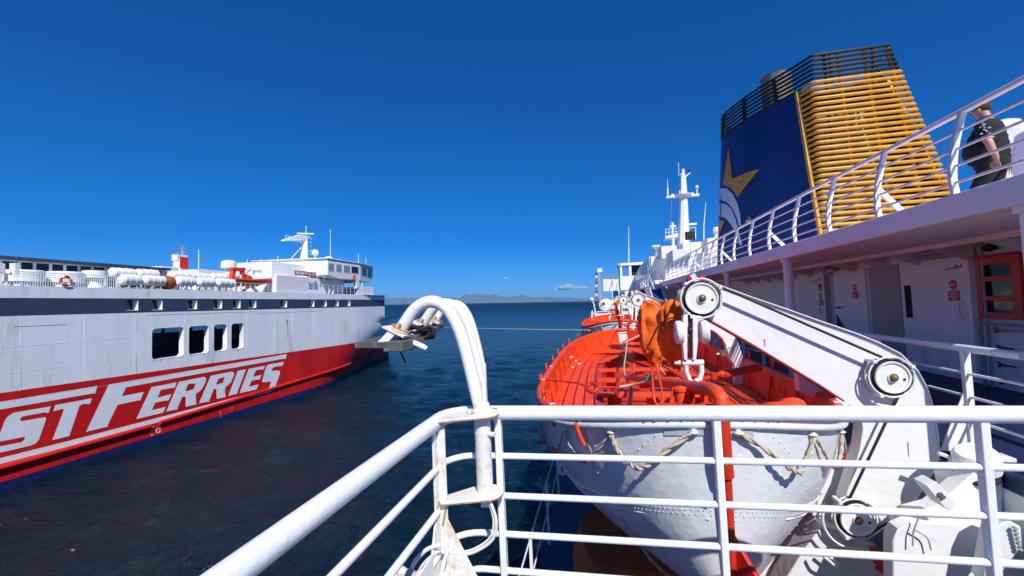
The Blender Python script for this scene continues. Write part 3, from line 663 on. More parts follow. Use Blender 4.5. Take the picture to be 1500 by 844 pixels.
m.bar((-47.2, p0.y+.1, p0.z-.2), (-47.2, p0.y+.5, zz), .5, .55, (0, 1, 0)); m.bar((-47.2, p0.y+2.0, p0.z+.2), (-47.2, p0.y+1.9, zz), .4, .5, (0, 1, 0)); m.bar((-47.2, p0.y+.1, zz), (-47.2, p0.y+2.3, zz+.1), .5, .5)
solo('rescue_davit', m, OR, 'blocky orange davit frame standing over the orange rescue boat', 'davit', loc=(-47.2, p0.y, 2), bev=.05)
m = M(); m.bar((-47.8, p0.y+2.4, zz-.9), (-47.8, p0.y+4, zz+.3), .25, .35); m.bar((-46.5, p0.y+1.0, 2), (-46.5, p0.y+1.0, p0.z+.8), .15, .15)
m.bar((-47.6, p0.y+2.4, 2), (-47.6, p0.y+3.6, p0.z-.6), .3, .3); m.bar((-47.6, p0.y+5, 2), (-47.6, p0.y+4, p0.z-.5), .3, .3)
t = thing('boat_cradle', 'white angled cradle arms supporting the orange rescue boat', 'cradle', (-47.4, p0.y+3, 2)); part('cradle_arm', m, FS, t)

# ================================================================ OUR OWN SHIP (its own axes; heeled at the end)
FRAME[0] = 'S'
DZ = -1.6                                    # deck we stand on
RX, RY = -0.885, 2.42                         # corner of the deck railing
m = M(); m.span((RX-.10, -7, DZ-.14), (20, RY+.08, DZ)); m.span((3.28, RY+.0801, DZ-.14), (20, 26, DZ)); structure('promenade_deck', m, DECK)
m = M(); m.span((-1.02, RY+.0, -3.85), (6, 62, -3.7)); structure('boat_deck', m, DECK)
m = M(); m.span((3.27, RY+.0, -3.70), (3.38, 62, DZ-.142)); m.span((-.98, RY-.02, -3.70), (3.26, RY-.1, DZ-.142)); structure('deck_side_plating', m, W)
m = M(); m.span((-1.0, -30, -14.8), (20, 64, -3.852)); structure('ship_side', m, W)
m = M(); m.span((3.35, 4.02, .62), (20, 24.7, .86)); m.span((3.35, 28, .62), (17, 62, .86)); m.span((4.6, 24.701, .62), (17, 27.999, .86))
o = structure('upper_deck', m, [LAV, CLG]); 
for p in o.data.polygons:
    if p.normal.z < -.5: p.material_index = 1
bevel(o, .012)
# ---- bulkhead along the side passage
WXP = 5.9
BW_ = thing('deckhouse_bulkhead', 'shaded white deckhouse wall with doors under the upper deck overhang', 'wall', (WXP, 12, DZ))
m = M(); m.span((WXP, 2.6, DZ), (WXP+.12, 24.6, .619)); m.span((4.2, 24.6, DZ), (6, 24.72, .619)); part('plating', m, WALLM, BW_)
def panel(name, ya, yb, z0, z1, mm, d=.035, par=BW_, label=None):
    m = M(); m.span((WXP-d, ya, z0), (WXP-.001, yb, z1)); return part(name, m, mm, par, bev=.008, label=label)
dB = panel('sliding_door', 8.34, 9.98, -1.48, .46, WALLM, .05)
m = M(); m.span((WXP-.054, 9.70, -.60), (WXP-.048, 10-.10-.02, .02)); part('slot_window', m, DK, dB)
m = M(); y = 8.50; m.tube([(WXP-.05, y, -.30), (WXP-.11, y, -.30), (WXP-.11, y, -.56), (WXP-.05, y, -.56)], .012, 6); part('handle', m, STL, dB)
m = M(); m.bar((WXP-.07, 8.46, .30), (WXP-.07, 8.78, .26), .03, .03); m.ball((WXP-.07, 8.55, .29), .035, 8); part('door_dog', m, GRY, dB)
panel('grey_door', 10.06, 11.06, -1.5, .46, GREYP, .02)
dC = panel('white_door', 11.16, 12.5, -1.5, .47, WALLM, .045)
m = M(); m.tube([(WXP-.04, 12.3, -.45), (WXP-.12, 12.3, -.45), (WXP-.13, 12.1, -.43)], .016, 6); m.prism([(WXP-.06, 12.45, -.62), (WXP-.06, 12.1, -.95), (WXP-.06, 12.45, -.95)], (.03, 0, 0)); part('handle', m, BLK, dC)
dD = panel('far_door', 13.0, 15.6, -1.48, .46, WALLM, .05)
m = M(); m.tube([(WXP-.05, 13.15, -.35), (WXP-.11, 13.15, -.35), (WXP-.11, 13.15, -.6), (WXP-.05, 13.15, -.6)], .014, 6); m.bar((WXP-.07, 13.15, .3), (WXP-.07, 13.6, .24), .03, .03); part('handle', m, GRY, dD)
m = M()
for y, r in ((12.72, .035), (12.85, .025), (8.18, .03), (8.05, .02)): m.tube([(WXP-.07, y, DZ), (WXP-.07, y, .6)], r, 8)
part('pipe', m, GREYP, BW_)
m = M(); m.tube([(WXP-.10, 2.8, -.62), (WXP-.10, 8.1, -.62)], .022, 6); m.tube([(WXP-.13, 2.8, -.70), (WXP-.13, 7.9, -.70)], .016, 6); part('conduit', m, GREYP, BW_)
# knees under the deckhead
for k in range(14):
    y = 5.2+k*1.05; m = M(); m.prism([(WXP, y, .615), (WXP-.62, y, .615), (WXP-.5, y, .56), (WXP-.1, y, .40), (WXP, y, .36)], (0, .03, 0)); part('bracket', m, CLG, BW_)
m = M(); m.span((WXP-.9, 3, .545), (WXP-.96, 24, .618)); part('deckhead_girder', m, CLG, BW_)
# red framed window
Wd = thing('framed_window', 'red framed three pane window in the shaded deckhouse wall', 'window', (WXP, 7.95, -.6))
wy0, wy1, wz0, wz1 = 7.42, 8.20, -.55, .40
m = M(); xa, xb = WXP-.09, WXP-.002
m.span((xa, wy0, wz0), (xb, wy0+.15, wz1)); m.span((xa, wy1-.13, wz0), (xb, wy1, wz1))
for za, zb in ((wz0, wz0+.11), (wz1-.13, wz1), (-.28, -.20), (.02, .10)): m.span((xa+.004, wy0+.1501, za), (xb, wy1-.1301, zb))
m.span((xa-.05, wy0-.02, wz1), (xb, wy1+.05, wz1+.025)); part('frame', m, RED, Wd, bev=.008)
for za, zb in ((wz0+.09, -.27), (-.20, .03), (.10, wz1-.09)):
    m = M(); m.span((WXP-.03, wy0+.10, za), (WXP-.02, wy1-.09, zb)); part('pane', m, GL, Wd)
m = M(); m.ball((WXP-.1, 7.86, .53), (.08, .1, .06), 10); m.tube([(WXP-.1, 7.86, .58), (WXP-.02, 7.86, .6)], .02, 6); solo('deck_camera', m, BLK, 'small black camera dome fixed above the red framed window', 'camera', loc=(WXP-.1, 7.86, .53))
# emergency notices
def notice(u, v, lab, s=1.0, third=None):
    p = SP(u, v, X=WXP-.055); t = thing('no_entry_notice', lab, 'sign', p, 'no entry notices on the shaded wall')
    x = p.x; m = M(); m.cyl((x+.004, p.y, p.z+.15*s), (x, p.y, p.z+.15*s), .085*s, n=22); part('disc', m, REDS, t)
    m = M(); m.span((x-.003, p.y-.05*s, p.z+.135*s), (x-.001, p.y+.05*s, p.z+.165*s)); part('bar', m, PRT, t)
    m = M(); m.span((x, p.y-.12*s, p.z-.12*s), (x+.004, p.y+.12*s, p.z+.05*s)); part('plate', m, REDS, t)
    m = M()
    for z in (.015, -.02, -.055, -.09):
        q = .085 if z != -.09 else .05; m.span((x-.003, p.y-q*s, p.z+(z-.006)*s), (x-.001, p.y+q*s, p.z+(z+.006)*s))
    part('print', m, PRT, t, kind='stuff')
    if third:
        m = M(); m.span((x, p.y-.09*s, p.z+.28*s), (x+.004, p.y+.09*s, p.z+.48*s)); part('warning_plate', m, BLK, t)
        m = M(); m.prism([(x-.002, p.y-.06*s, p.z+.31*s), (x-.002, p.y+.06*s, p.z+.31*s), (x-.002, p.y, p.z+.44*s)], (.001, 0, 0)); part('triangle', m, YEL, t)
notice(1397, 430, 'red no entry notice on the wide door beside the red window', 1.0)
notice(1252.5, 430, 'red no entry notice on the door left of the dark grey door', .95)
notice(1202.5, 441, 'red no entry notice under a yellow warning plate on the far door', .95, True)
# ceiling lamps
for u, v, lab, lit in ((1212, 396, 'bright tubular ceiling lamp above the far doors', 1), (1374, 374, 'dull grey tubular ceiling lamp above the wide door near the red window', 0)):
    p = SP(u, v+1, X=WXP-.12); t = thing('ceiling_lamp', lab, 'lamp', p); m = M(); m.span((p.x-.07, p.y-.42, p.z+.04), (p.x+.07, p.y+.42, p.z+.09)); m.span((p.x-.03, p.y-.1, p.z+.09), (p.x+.03, p.y+.1, .617)); part('housing', m, GRY, t)
    m = M(); m.ball((p.x, p.y, p.z), (.06, .38, .05), 12); part('diffuser', m, lampm if lit else GRY, t)
p = SP(1101, 402, X=4.6); t = thing('deck_light', 'small round brass bulkhead light under the upper deck edge', 'lamp', p); m = M(); m.ball(p, .055, 12); part('globe', m, lampm, t); m = M(); m.cyl(p+Vector((0, 0, .02)), (p.x, p.y, .618), .05, n=10); part('base', m, GRS, t)
for y, lab in ((4.31, 'thick white deck column in front of the red framed window'), (9.07, 'white deck column standing beside the far doors'), (13.03, 'distant white deck column at the end of the passage')):
    m = M(); m.cyl((3.5, y, DZ), (3.5, y, .619), .075, n=16); m.cyl((3.5, y, .56), (3.5, y, .6185), .11, n=16); solo('deck_column', m, W, lab, 'column', loc=(3.5, y, DZ), group='columns along the passage')
m = M(); p = SP(1479, 494, X=WXP-.02)
for k in range(5):
    z = -.72-.26*k; m = M(); m.bar((WXP-.03, p.y-.05, z), (WXP-.03, p.y+.16, z), .02, .02); m.bar((WXP-.03, p.y+.16, z), (WXP-.03, p.y+.22, z+.035), .02, .02); m.bar((WXP-.03, p.y+.16, z), (WXP-.03, p.y+.22, z-.035), .02, .02)
    solo('hose_bracket', m, BLK, '%s black forked hook in the column of five below the red window' % ('topmost', 'second highest', 'middle', 'second lowest', 'lowest')[k], 'hook', loc=p, group='forked hooks below the red window')

# ---- upper deck railing
def upper_rail(y0, y1, ys, lab, name='upper_railing'):
    t = thing(name, lab, 'railing', (3.36, y0, .86))
    prof = smooth_path([(3.385, 0, .86), (3.372, 0, 1.0), (3.382, 0, 1.15), (3.41, 0, 1.32), (3.45, 0, 1.48), (3.495, 0, 1.64)], 4)
    m = M(); m.bar((3.505, y0, 1.655), (3.505, y1, 1.655), .075, .042); part('handrail', m, LAV, t, bev=.015)
    for x, z in ((3.378, .965), (3.386, 1.125), (3.408, 1.285), (3.447, 1.46)):
        m = M(); m.tube([(x, y0, z), (x, y1, z)], .0135, 8); part('rail', m, LAV, t)
    for k, y in enumerate(ys):
        m = M()
        L = [p+Vector((-.030, 0, 0)) for p in prof]; Rr = [p+Vector((.030, 0, 0)) for p in prof]
        m.prism([(p.x, y-.02, p.z) for p in L+Rr[::-1]], (0, .04, 0)); s = part('stanchion', m, W, t, bev=.006)
        if k % 3 == (2 if y0 < 10 else 1): m = M(); m.bar((3.40, y+.03, 1.22), (3.74, y+.1, .86), .06, .03, (0, 1, 0)); part('brace', m, W, s)
    return t
upper_rail(4.04, 24.6, [4.09]+[4.9+1.16*k for k in range(17)], 'long white curved railing along the upper deck edge before the funnel')
upper_rail(28.1, 47, [28.3+1.8*k for k in range(11)], 'distant white curved railing on the forward deck beside the white deckhouse')

# ---- funnel
FN = thing('funnel', 'big blue ship funnel with yellow louvres, black top bars and star emblem', 'funnel', (10.4, 21, .86))
ZB, ZL, ZT = .86, 7.75, 8.80
def fo(z):                                    # half outline (port side), aft corner -> bend -> shoulder -> round front
    q = (z-2)/6.8
    A = Vector((8.22, 18.0, z)); B = Vector((8.13-.23*q, 18.12+.7*q, z)); C = Vector((5.80+.62*q, 22.75, z))
    D = [C+Vector((.06, .55, 0)), C+Vector((.45, 1.5, 0)), C+Vector((1.4, 2.5, 0)), C+Vector((2.8, 3.1, 0)), Vector((10.4, 26.1, z))]
    return A, [B]+[B.lerp(C, k/5)+Vector((-.20, -.02, 0))*math.sin(math.pi*k/5) for k in range(1, 6)]+D
def rx(z): return 12.62-1.80*((z-2.4)/6.4)    # aft right corner
def mir(P, z): return [Vector((8.02-.23*(p.z-2)/6.8+rx(p.z)-p.x, p.y, p.z)) for p in P]
zl = [ZB+(ZL-ZB)*k/12 for k in range(13)]
m = M(); rows = []
for z in zl:
    A, P = fo(z); rows.append(P+mir(P, z)[::-1][1:])
n = len(rows[0]); m.grid(lambda i, j: rows[j][i], n, len(zl)); m.f.append(tuple(i*len(zl)+len(zl)-1 for i in range(n))); m.mi.append(0)
part('casing', m, FUN, FN, sharp=40)
m = M()                                       # frame strip at the edge of the blue and dark core behind the louvres
for z0, z1 in zip(zl[:-1], zl[1:]):
    for s in (0, 1):
        pa, pb = fo(z0)[1][0], fo(z1)[1][0]
        if s: pa, pb = mir([pa, pb], 0)
        m.bar(pa+Vector((.02, -.04, 0)), pb+Vector((.02, -.04, 0)), .10, .20, (0, 1, 0))
part('louvre_frame', m, FUY, FN)
m = M(); m.prism([(8.9, 19.4, ZB), (11.6, 19.4, ZB), (11.2, 19.4, 7.3), (8.9, 19.4, 7.3)], (0, 3, 0)); part('exhaust_trunk', m, EXH, FN)
ns = 32
for k in range(ns+1):
    z = 1.15+(7.78-1.15)*k/ns; A, P = fo(z); B = P[0]; r = rx(z); m = M()
    m.tube([B+Vector((.02, .05, 0)), A+Vector((0, .12, 0)), A+Vector((.03, .03, 0)), A+Vector((.13, 0, 0)), (r-.05, 18.0, z), (r, 18.06, z), (r+.05, 18.25, z)], .066, 8); part('louvre_slat', m, FUY, FN, sharp=60)
for k in range(4):
    m = M(); x0, x1 = ((9.3, 9.15), (10.4, 10.0), (11.5, 10.75), (8.6, 8.7))[k]; m.bar((x0+.2, 18.08, .9), (x1, 18.08, ZT), .09, .09); part('louvre_post', m, FUY if k < 3 else SOOT, FN)
for k in range(7):
    z = ZL+.03+(ZT-ZL-.03)*k/6; A, P = fo(z); r = rx(z); m = M()
    L = mir(P, z)[::-1][1:]
    m.tube(L[::-1][::-1][::1] and [(r+.05, 18.25, z), (r, 18.05, z), (r-.05, 18.0, z), A+Vector((.13, 0, 0)), A+Vector((.03, .03, 0)), A+Vector((0, .12, 0))]+P+L, .05, 6); part('black_bar', m, SOOT, FN, sharp=60)
m = M()
for k in (1, 3, 5, 7, 9):
    a, b = fo(ZL)[1][k], fo(ZT)[1][k]; m.bar(a+Vector((.05, 0, -.2)), b+Vector((.05, 0, 0)), .14, .10)
for x in (8.9, 10.3): m.bar((x, 18.05, ZL-.1), (x, 18.05, ZT), .1, .1)
part('bar_post', m, SOOT, FN)
for (u, v, y, r) in ((1136, 103, 21.6, .62), (1262, 98, 20.8, .72)):
    p = SP(u, v, Y=y); m = M(); zt = p.z-.32 if y > 21 else 8.45; m.lathe([(r, 5), (r, zt-.06), (r*1.04, zt), (r*.9, zt), (r*.88, zt-.6)], (p.x, y, 0), n=26); part('exhaust_pipe', m, EXH, FN)
m = M(); 
for k, (x, y) in enumerate(((10.9, 20.4), (9.6, 20.2), (10.2, 22.5))): m.lathe([(.3, 5), (.3, 8.0-.2*k), (.26, 8.0-.2*k)], (x, y, 0), n=14)
part('exhaust_stub', m, EXH, FN)
# emblem flat on the bulging side
def on_casing(u, v, off):
    d = (HM.transposed() @ _ray(u, v)); best = None
    for i in range(len(fo(2)[1])-1):
        for z0, z1 in zip(zl[:-1], zl[1:]):
            a, b, c_, e = fo(z0)[1][i], fo(z0)[1][i+1], fo(z1)[1][i+1], fo(z1)[1][i]
            for tri in ((a, b, c_), (a, c_, e)):
                h = geometry.intersect_ray_tri(*tri, d, Vector((0, 0, 0)), True)
                if h and (best is None or h.length < best[0].length):
                    nn = (tri[1]-tri[0]).cross(tri[2]-tri[0]).normalized(); nn = nn if nn.dot(d) < 0 else -nn; best = (h, nn)
    return best[0]+best[1]*off if best else None
def emblem(name, mm, pts, off):
    T = []; poly = [Vector((p[0], p[1], 0)) for p in pts]
    fine = []
    for i in range(len(poly)):
        a, b = poly[i], poly[(i+1) % len(poly)]; q = max(1, int((b-a).length/14))
        fine += [a.lerp(b, k/q) for k in range(q)]
    tris = [tuple(q) for q in geometry.tessellate_polygon([fine])]; V2 = list(fine)
    for _ in range(4):
        mid = {}; nt_ = []
        def mp_(p, q):
            k_ = (min(p, q), max(p, q))
            if k_ not in mid: mid[k_] = len(V2); V2.append((V2[p]+V2[q])/2)
            return mid[k_]
        if max((V2[t_[k]]-V2[t_[k-1]]).length for t_ in tris for k in range(3)) < 7: break
        for A_, B_, C_ in tris:
            x_, y_, z_ = mp_(A_, B_), mp_(B_, C_), mp_(C_, A_); nt_ += [(A_, x_, z_), (x_, B_, y_), (z_, y_, C_), (x_, y_, z_)]
        tris = nt_
    P = [on_casing(p.x, p.y, off) for p in V2]; m = M(); bad = [i for i, p in enumerate(P) if p is None]
    for i in bad: P[i] = next(q for q in P[i:]+P[::-1] if q is not None)
    bs = set(bad); m.add(P, [t_ for t_ in tris if not (set(t_) & bs)]); part(name, m, mm, FN, flip=False)
ez = lambda L: [(1040+x/4.69, 180+y/4.69) for x, y in L]
emblem('star_emblem', FUY, ez([(131, 172), (150, 320), (155, 388), (250, 345), (343, 318), (260, 420), (195, 512), (150, 450), (92, 423), (112, 300)]), .03)
emblem('wave_emblem', FUG, ez([(76, 452), (120, 450), (160, 490), (195, 560), (213, 640), (217, 716), (208, 722), (190, 660), (160, 590), (120, 545), (70, 527)]), .03)
emblem('wave_emblem', FUG, ez([(68, 556), (110, 556), (150, 590), (180, 660), (205, 760), (225, 838), (208, 842), (185, 770), (150, 700), (110, 655), (62, 640)]), .03)
emblem('star_emblem', FUY, ez([(66, 668), (106, 672), (80, 740), (58, 800)]), .03)
p = on_casing(1099, 323, .1)
t = thing('funnel_lamp', 'small round lamp with dark hood on the blue funnel side', 'lamp', p); m = M(); m.ball(p+Vector((0, 0, -.06)), .11, 10); part('globe', m, lampm, t); m = M(); m.lathe([(.05, .18), (.16, .02), (.16, 0)], p, n=12); m.bar(p+Vector((0, 0, .12)), p+Vector((.4, .25, .12)), .06, .06); part('hood', m, BLK, t)

# ---- mushroom ventilator behind the man
p = SP(1478, 268, Y=7.6); zt = SP(1478, 172, Y=7.6).z; r = .20; x = SP(1482, 200, Y=7.6).x
t = thing('ventilator', 'white faceted mushroom ventilator on the upper deck behind the man', 'vent', (x, 7.7, .86))
m = M(); m.lathe([(r, .86), (r, zt-.42), (r*.9, zt-.40)], (x, 7.7, 0), n=8); part('trunk', m, W, t, bev=.01, sharp=20)
m = M(); m.lathe([(r*1.05, zt-.44), (r*1.35, zt-.42), (r*1.3, zt-.2), (r*.8, zt-.04), (r*.3, zt)], (x, 7.7, 0), n=8); part('cap', m, W, t, sharp=20)
m = M(); p = SP(1523, 230, Y=6.2); m.lathe([(.3, .86), (.3, 1.5), (.26, 1.75), (.12, 1.86), (.01, 1.88)], (p.x+.1, 6.2, 0), n=18)
solo('vent_post', m, LAV, 'rounded pale grey vent post beside the white faceted ventilator', 'vent', loc=(p.x+.1, 6.2, .86))

# ---- person
def skin(name, V_, E, rad, mm, parent, sub=2, root=0):
    me = bpy.data.meshes.new(name); org = ORG[parent.name]; me.from_pydata([tuple(Vector(v)) for v in V_], E, []); me.materials.append(mm)
    o = bpy.data.objects.new(name, me); COL.objects.link(o); o.parent = parent; ORG[o.name] = org
    b = bmesh.new(); b.from_mesh(me); ly = b.verts.layers.skin.verify()
    for i, v in enumerate(b.verts):
        q = rad[i]; v[ly].radius = q if isinstance(q, tuple) else (q, q); v[ly].use_root = (i == root)
    b.to_mesh(me); b.free()
    s = o.modifiers.new('skin', 'SKIN'); s.use_smooth_shade = True
    d = o.modifiers.new('sub', 'SUBSURF'); d.levels = sub; d.render_levels = sub
    return o
def person():
    px_ = SP(1453, 270, Y=7.15); t = thing('person', 'man in a black polo shirt with white sleeve print at the upper deck railing', 'person', (px_.x, 7.15, .86))
    t.rotation_euler = (0, 0, R(38))
    t.scale = (.97, .97, .94)
    # local: faces +y, x to his right
    skin('body', [(0, 0, .98), (0, -.01, 1.15), (0, .02, 1.30), (0, -.02, 1.42), (0, -.01, 1.50), (0, .02, 1.555), (0, .05, 1.62), (0, .055, 1.70)],
         [(i, i+1) for i in range(7)], [(.16, .14), (.16, .14), (.15, .12), (.1, .09), (.065, .065), (.062, .068), (.080, .098), (.062, .080)], SKIN, t)
    o_ = ORG[t.name]
    def loft(m, secs, n=28, seed=0, wr=.02):       # secs: centre, x radius, y radius (horizontal sections)
        k = len(secs)
        def fn(i, j):
            c_, rx_, ry_ = secs[j]; a = 2*math.pi*i/n; w = 1+wr*math.sin(a*3+j*1.7+seed)+wr*.8*math.sin(a*5-j*2.3+seed*2)
            return o_+Vector(c_)+Vector((rx_*w*math.cos(a), ry_*w*math.sin(a), .006*math.sin(a*2+j)))
        m.grid(fn, n, k, True); return m
    def dense(secs, q=4):
        P = smooth_path([Vector(s_[0]) for s_ in secs], q); A = smooth_path([Vector((s_[1], s_[2], 0)) for s_ in secs], q)
        return [(p, a.x, a.y) for p, a in zip(P, A)]
    m = M(); loft(m, dense([((0, .0, .845), .205, .195), ((0, .02, .92), .220, .225), ((0, .035, 1.02), .228, .24), ((0, .03, 1.14), .226, .222), ((0, .0, 1.26), .222, .182), ((0, -.015, 1.36), .205, .148), ((0, -.02, 1.43), .15, .11), ((0, -.01, 1.475), .075, .078)]), 36, 1, .022)
    for s in (-1, 1):
        L = smooth_path([o_+Vector(q) for q in ((s*.13, -.02, 1.40), (s*.215, -.025, 1.375), (s*.268, -.04, 1.27), (s*.290, -.05, 1.135))], 4); n_ = len(L)
        m.tube(L, [.080+.012*math.sin(math.pi*min(1, i/(n_*.6)))*(i < n_*.6)+.004*math.sin(i*2.1) for i in range(n_)], 18)
    sh = part('shirt', m, SHIRT, t, sharp=70)
    m = M(); m.lathe([(.078, 0), (.088, .035), (.082, .04)], ORG[t.name]+Vector((0, .0, 1.475)), (0, .2, 1), 18); part('collar', m, SHIRT, t)
    m = M()
    for s in (-1, 1): m.torus(ORG[t.name]+Vector((s*.288, -.05, 1.145)), (s*.1, -.05, 1), .082, .007, 18, 6)
    part('sleeve_trim', m, PRT, t)
    def arm(s):
        E1 = (s*.325, -.10, 1.06); W1 = (s*.315, -.13+.02*s, .84); pts = [(s*.295, -.055, 1.18), (s*.312, -.08, 1.10), E1, (s*.325, -.115, .97), W1, (s*.305, -.14, .80), (s*.300, -.145, .745)]
        skin('arm', pts, [(i, i+1) for i in range(6)], [.056, .052, .047, .046, (.030, .034), (.02, .038), (.014, .040)], SKIN, t)
        for k in range(4):
            b = Vector((s*.300+.004*s, -.175+.022*k, .745)); L = (.070, .082, .086, .074)[k]
            skin('finger', [b+Vector((0, .004, .02)), b+Vector((-.004*s, .003, -.35*L)), b+Vector((-.016*s, .004, -.70*L)), b+Vector((-.034*s, .006, -L*.98))], [(0, 1), (1, 2), (2, 3)], [.010, .0095, .009, .0075], SKIN, t, 1)
        b = Vector((s*.300, -.112, .79)); skin('thumb', [b, b+Vector((-.006*s, .022, -.025)), b+Vector((-.014*s, .030, -.055)), b+Vector((-.020*s, .030, -.078))], [(0, 1), (1, 2), (2, 3)], [.013, .012, .0105, .008], SKIN, t, 1)
    arm(1); arm(-1)
    m = M(); loft(m, dense([((0, -.01, .96), .19, .18), ((0, -.015, .86), .205, .195), ((0, -.02, .78), .20, .18), ((0, -.02, .70), .15, .13)]), 28, 2, .015)
    for s, kn, ft in ((1, .02, -.02), (-1, .10, .10)):
        loft(m, dense([((s*.085, -.02, .84), .115, .14), ((s*.105, -.01, .72), .112, .125), ((s*.118, kn, .48), .088, .095), ((s*.125, ft, .22), .080, .085), ((s*.13, ft, .05), .082, .088)]), 20, 3+s, .03)
    part('trousers', m, TROU, t, sharp=70)
    for s, yy in ((1, 0.0), (-1, .12)):
        m = M(); m.ball(ORG[t.name]+Vector((s*.14, yy+.05, .045)), (.05, .14, .045), 12); part('shoe', m, BLK, t)
    hb_ = ORG[t.name]
    m = M(); m.ball(hb_+Vector((0, .035, 1.675)), (.083, .105, .095), 18)
    m.v = [(v[0], v[1], v[2]) for v in m.v]
    keep = [i for i, f in enumerate(m.f) if sum((m.v[j][2]-hb_.z) for j in f)/len(f) > 1.665-.55*(hb_.y+.06-sum(m.v[j][1] for j in f)/len(f)) or sum(m.v[j][1] for j in f)/len(f) < hb_.y+.015]
    m.f = [m.f[i] for i in keep]; m.mi = [0]*len(m.f); part('hair', m, HAIR, t)
    for s in (-1, 1):
        m = M(); m.ball(hb_+Vector((s*.082, .045, 1.625)), (.012, .026, .034), 10); part('ear', m, SKIN, t)
        m = M(); m.ball(hb_+Vector((s*.032, .135, 1.645)), .013, 8); part('eye', m, PRT, t)
    m = M(); m.ball(hb_+Vector((0, .158, 1.615)), (.014, .022, .025), 8); part('nose', m, SKIN, t)
    m = M(); m.ball(hb_+Vector((0, .135, 1.572)), (.026, .014, .008), 8); part('mouth', m, REDS, t)
    # sleeve print
    m = M(); rs = random.Random(2)
    for k in range(11):
        a = R(200+rs.uniform(-28, 28)); z = 1.19+k*.016; c = Vector((-.275-.0, -.045, 0)); w = rs.uniform(.008, .02)
        q = hb_+Vector((c.x+.092*math.cos(a), c.y+.092*math.sin(a), z)); m.ball(q, (w, w, rs.uniform(.006, .014)), 7)
    part('sleeve_print', m, PRT, t, kind='stuff')
    return t
person()

# ---- railing round our deck corner, just in front of us
RL = thing('deck_railing', 'thick white tubular railing in front of us with rust stained corner post', 'railing', (RX, RY, DZ))
cr = .17
def corner(z, r_, x1=6.2, y1=-3.0, gap=0):
    P = [(x1, RY, z)]+[(x, RY, z) for x in (4, 2, .6)]
    P += [(RX+cr+cr*math.cos(R(a)), RY-cr+cr*math.sin(R(a)), z) for a in (90, 105, 120, 135, 150, 165, 180)]
    P += [(RX, y, z) for y in (RY-.5, RY-1, RY-1.6, RY-2.4, y1)]
    return P
m = M(); m.tube(corner(-.605, .040), .040, 16); part('top_rail', m, WR, RL, sharp=60)
for z in (-.845, -1.065, -1.275, -1.475):
    m = M(); m.tube(corner(z, .017), .0175, 12); part('lower_rail', m, WR, RL, sharp=60)
for x in (SP(731, 650, Y=RY).x, SP(1051, 650, Y=RY).x, SP(1440, 650, Y=RY).x, 4.1, 5.6):
    m = M(); m.bar((x, RY, DZ), (x, RY, -.62), .036 if x < 2 else .06, .05 if x < 2 else .06, (0, 1, 0)); p_ = part('post', m, WR, RL, bev=.005)
    if x > 2 and x < 3.3: m = M(); m.bar((x+.02, RY, -1.02), (x+.24, RY-.35, DZ), .05, .03, (0, 1, 0)); part('stay', m, WR, p_, bev=.004)
m = M(); lp = SP(634, 660, Z=-.75); ly = lp.y-.02
m.span((RX-.006, ly-.025, DZ), (RX+.006, ly+.028, -.60)); m.span((RX+.0062, ly+.016, DZ), (RX+.05, ly+.028, -.615))
m.prism([(RX+.0505, ly+.022, -1.10), (RX+.0505, ly+.022, DZ), (RX+.30, ly+.022, DZ), (RX+.27, ly+.022, DZ+.08)], (0, -.012, 0))
m.prism([(RX-.006, ly-.026, -1.08), (RX-.006, ly-.26, DZ), (RX-.006, ly-.026, DZ)], (.012, 0, 0)); part('corner_post', m, WX, RL, bev=.003)
m = M(); m.bar((RX+.010, ly+.0285, -1.20), (RX+.03, ly+.0285, -.75), .012, .003); m.bar((RX+.03, ly-.0, -1.12), (RX+.05, ly+.0285, -1.0), .01, .006); part('rust_streak', m, RU, RL)
pc = SP(706, 607, Z=-.590)                    # socket centre
def plate(z, rr_, wide, t_=.012):
    a = Vector((RX+.01, ly+.01, z)); P = []; d = Vector((pc.x, pc.y, z))-a; th = math.atan2(d.y, d.x)
    for k in range(15):
        q = th-math.pi/2+math.pi*k/14; P.append((pc.x+rr_*math.cos(q), pc.y+rr_*math.sin(q), z))
    n_ = Vector((-math.sin(th), math.cos(th), 0))
    return P+[tuple(a+n_*wide*1.0), tuple(a-n_*wide)], t_
for z, rr_, w in ((-.590, .095, .05), (-1.015, .10, .035)):
    m = M(); P, t_ = plate(z, rr_, w); m.prism(P, (0, 0, t_)); part('socket_plate', m, WX, RL, bev=.003)
m = M(); P, t_ = plate(-.5905, .096, .051); m.prism(P, (0, 0, -.003)); P, t_ = plate(-1.0155, .101, .036); m.prism(P, (0, 0, -.003)); part('rust_edge', m, RU, RL)
m = M(); m.cyl((pc.x, pc.y, -1.01), (pc.x, pc.y, -.592), .044, n=20); m.cyl((pc.x+.04, pc.y-.02, -.69), (pc.x+.075, pc.y-.03, -.69), .013, n=10); part('socket', m, WX, RL)
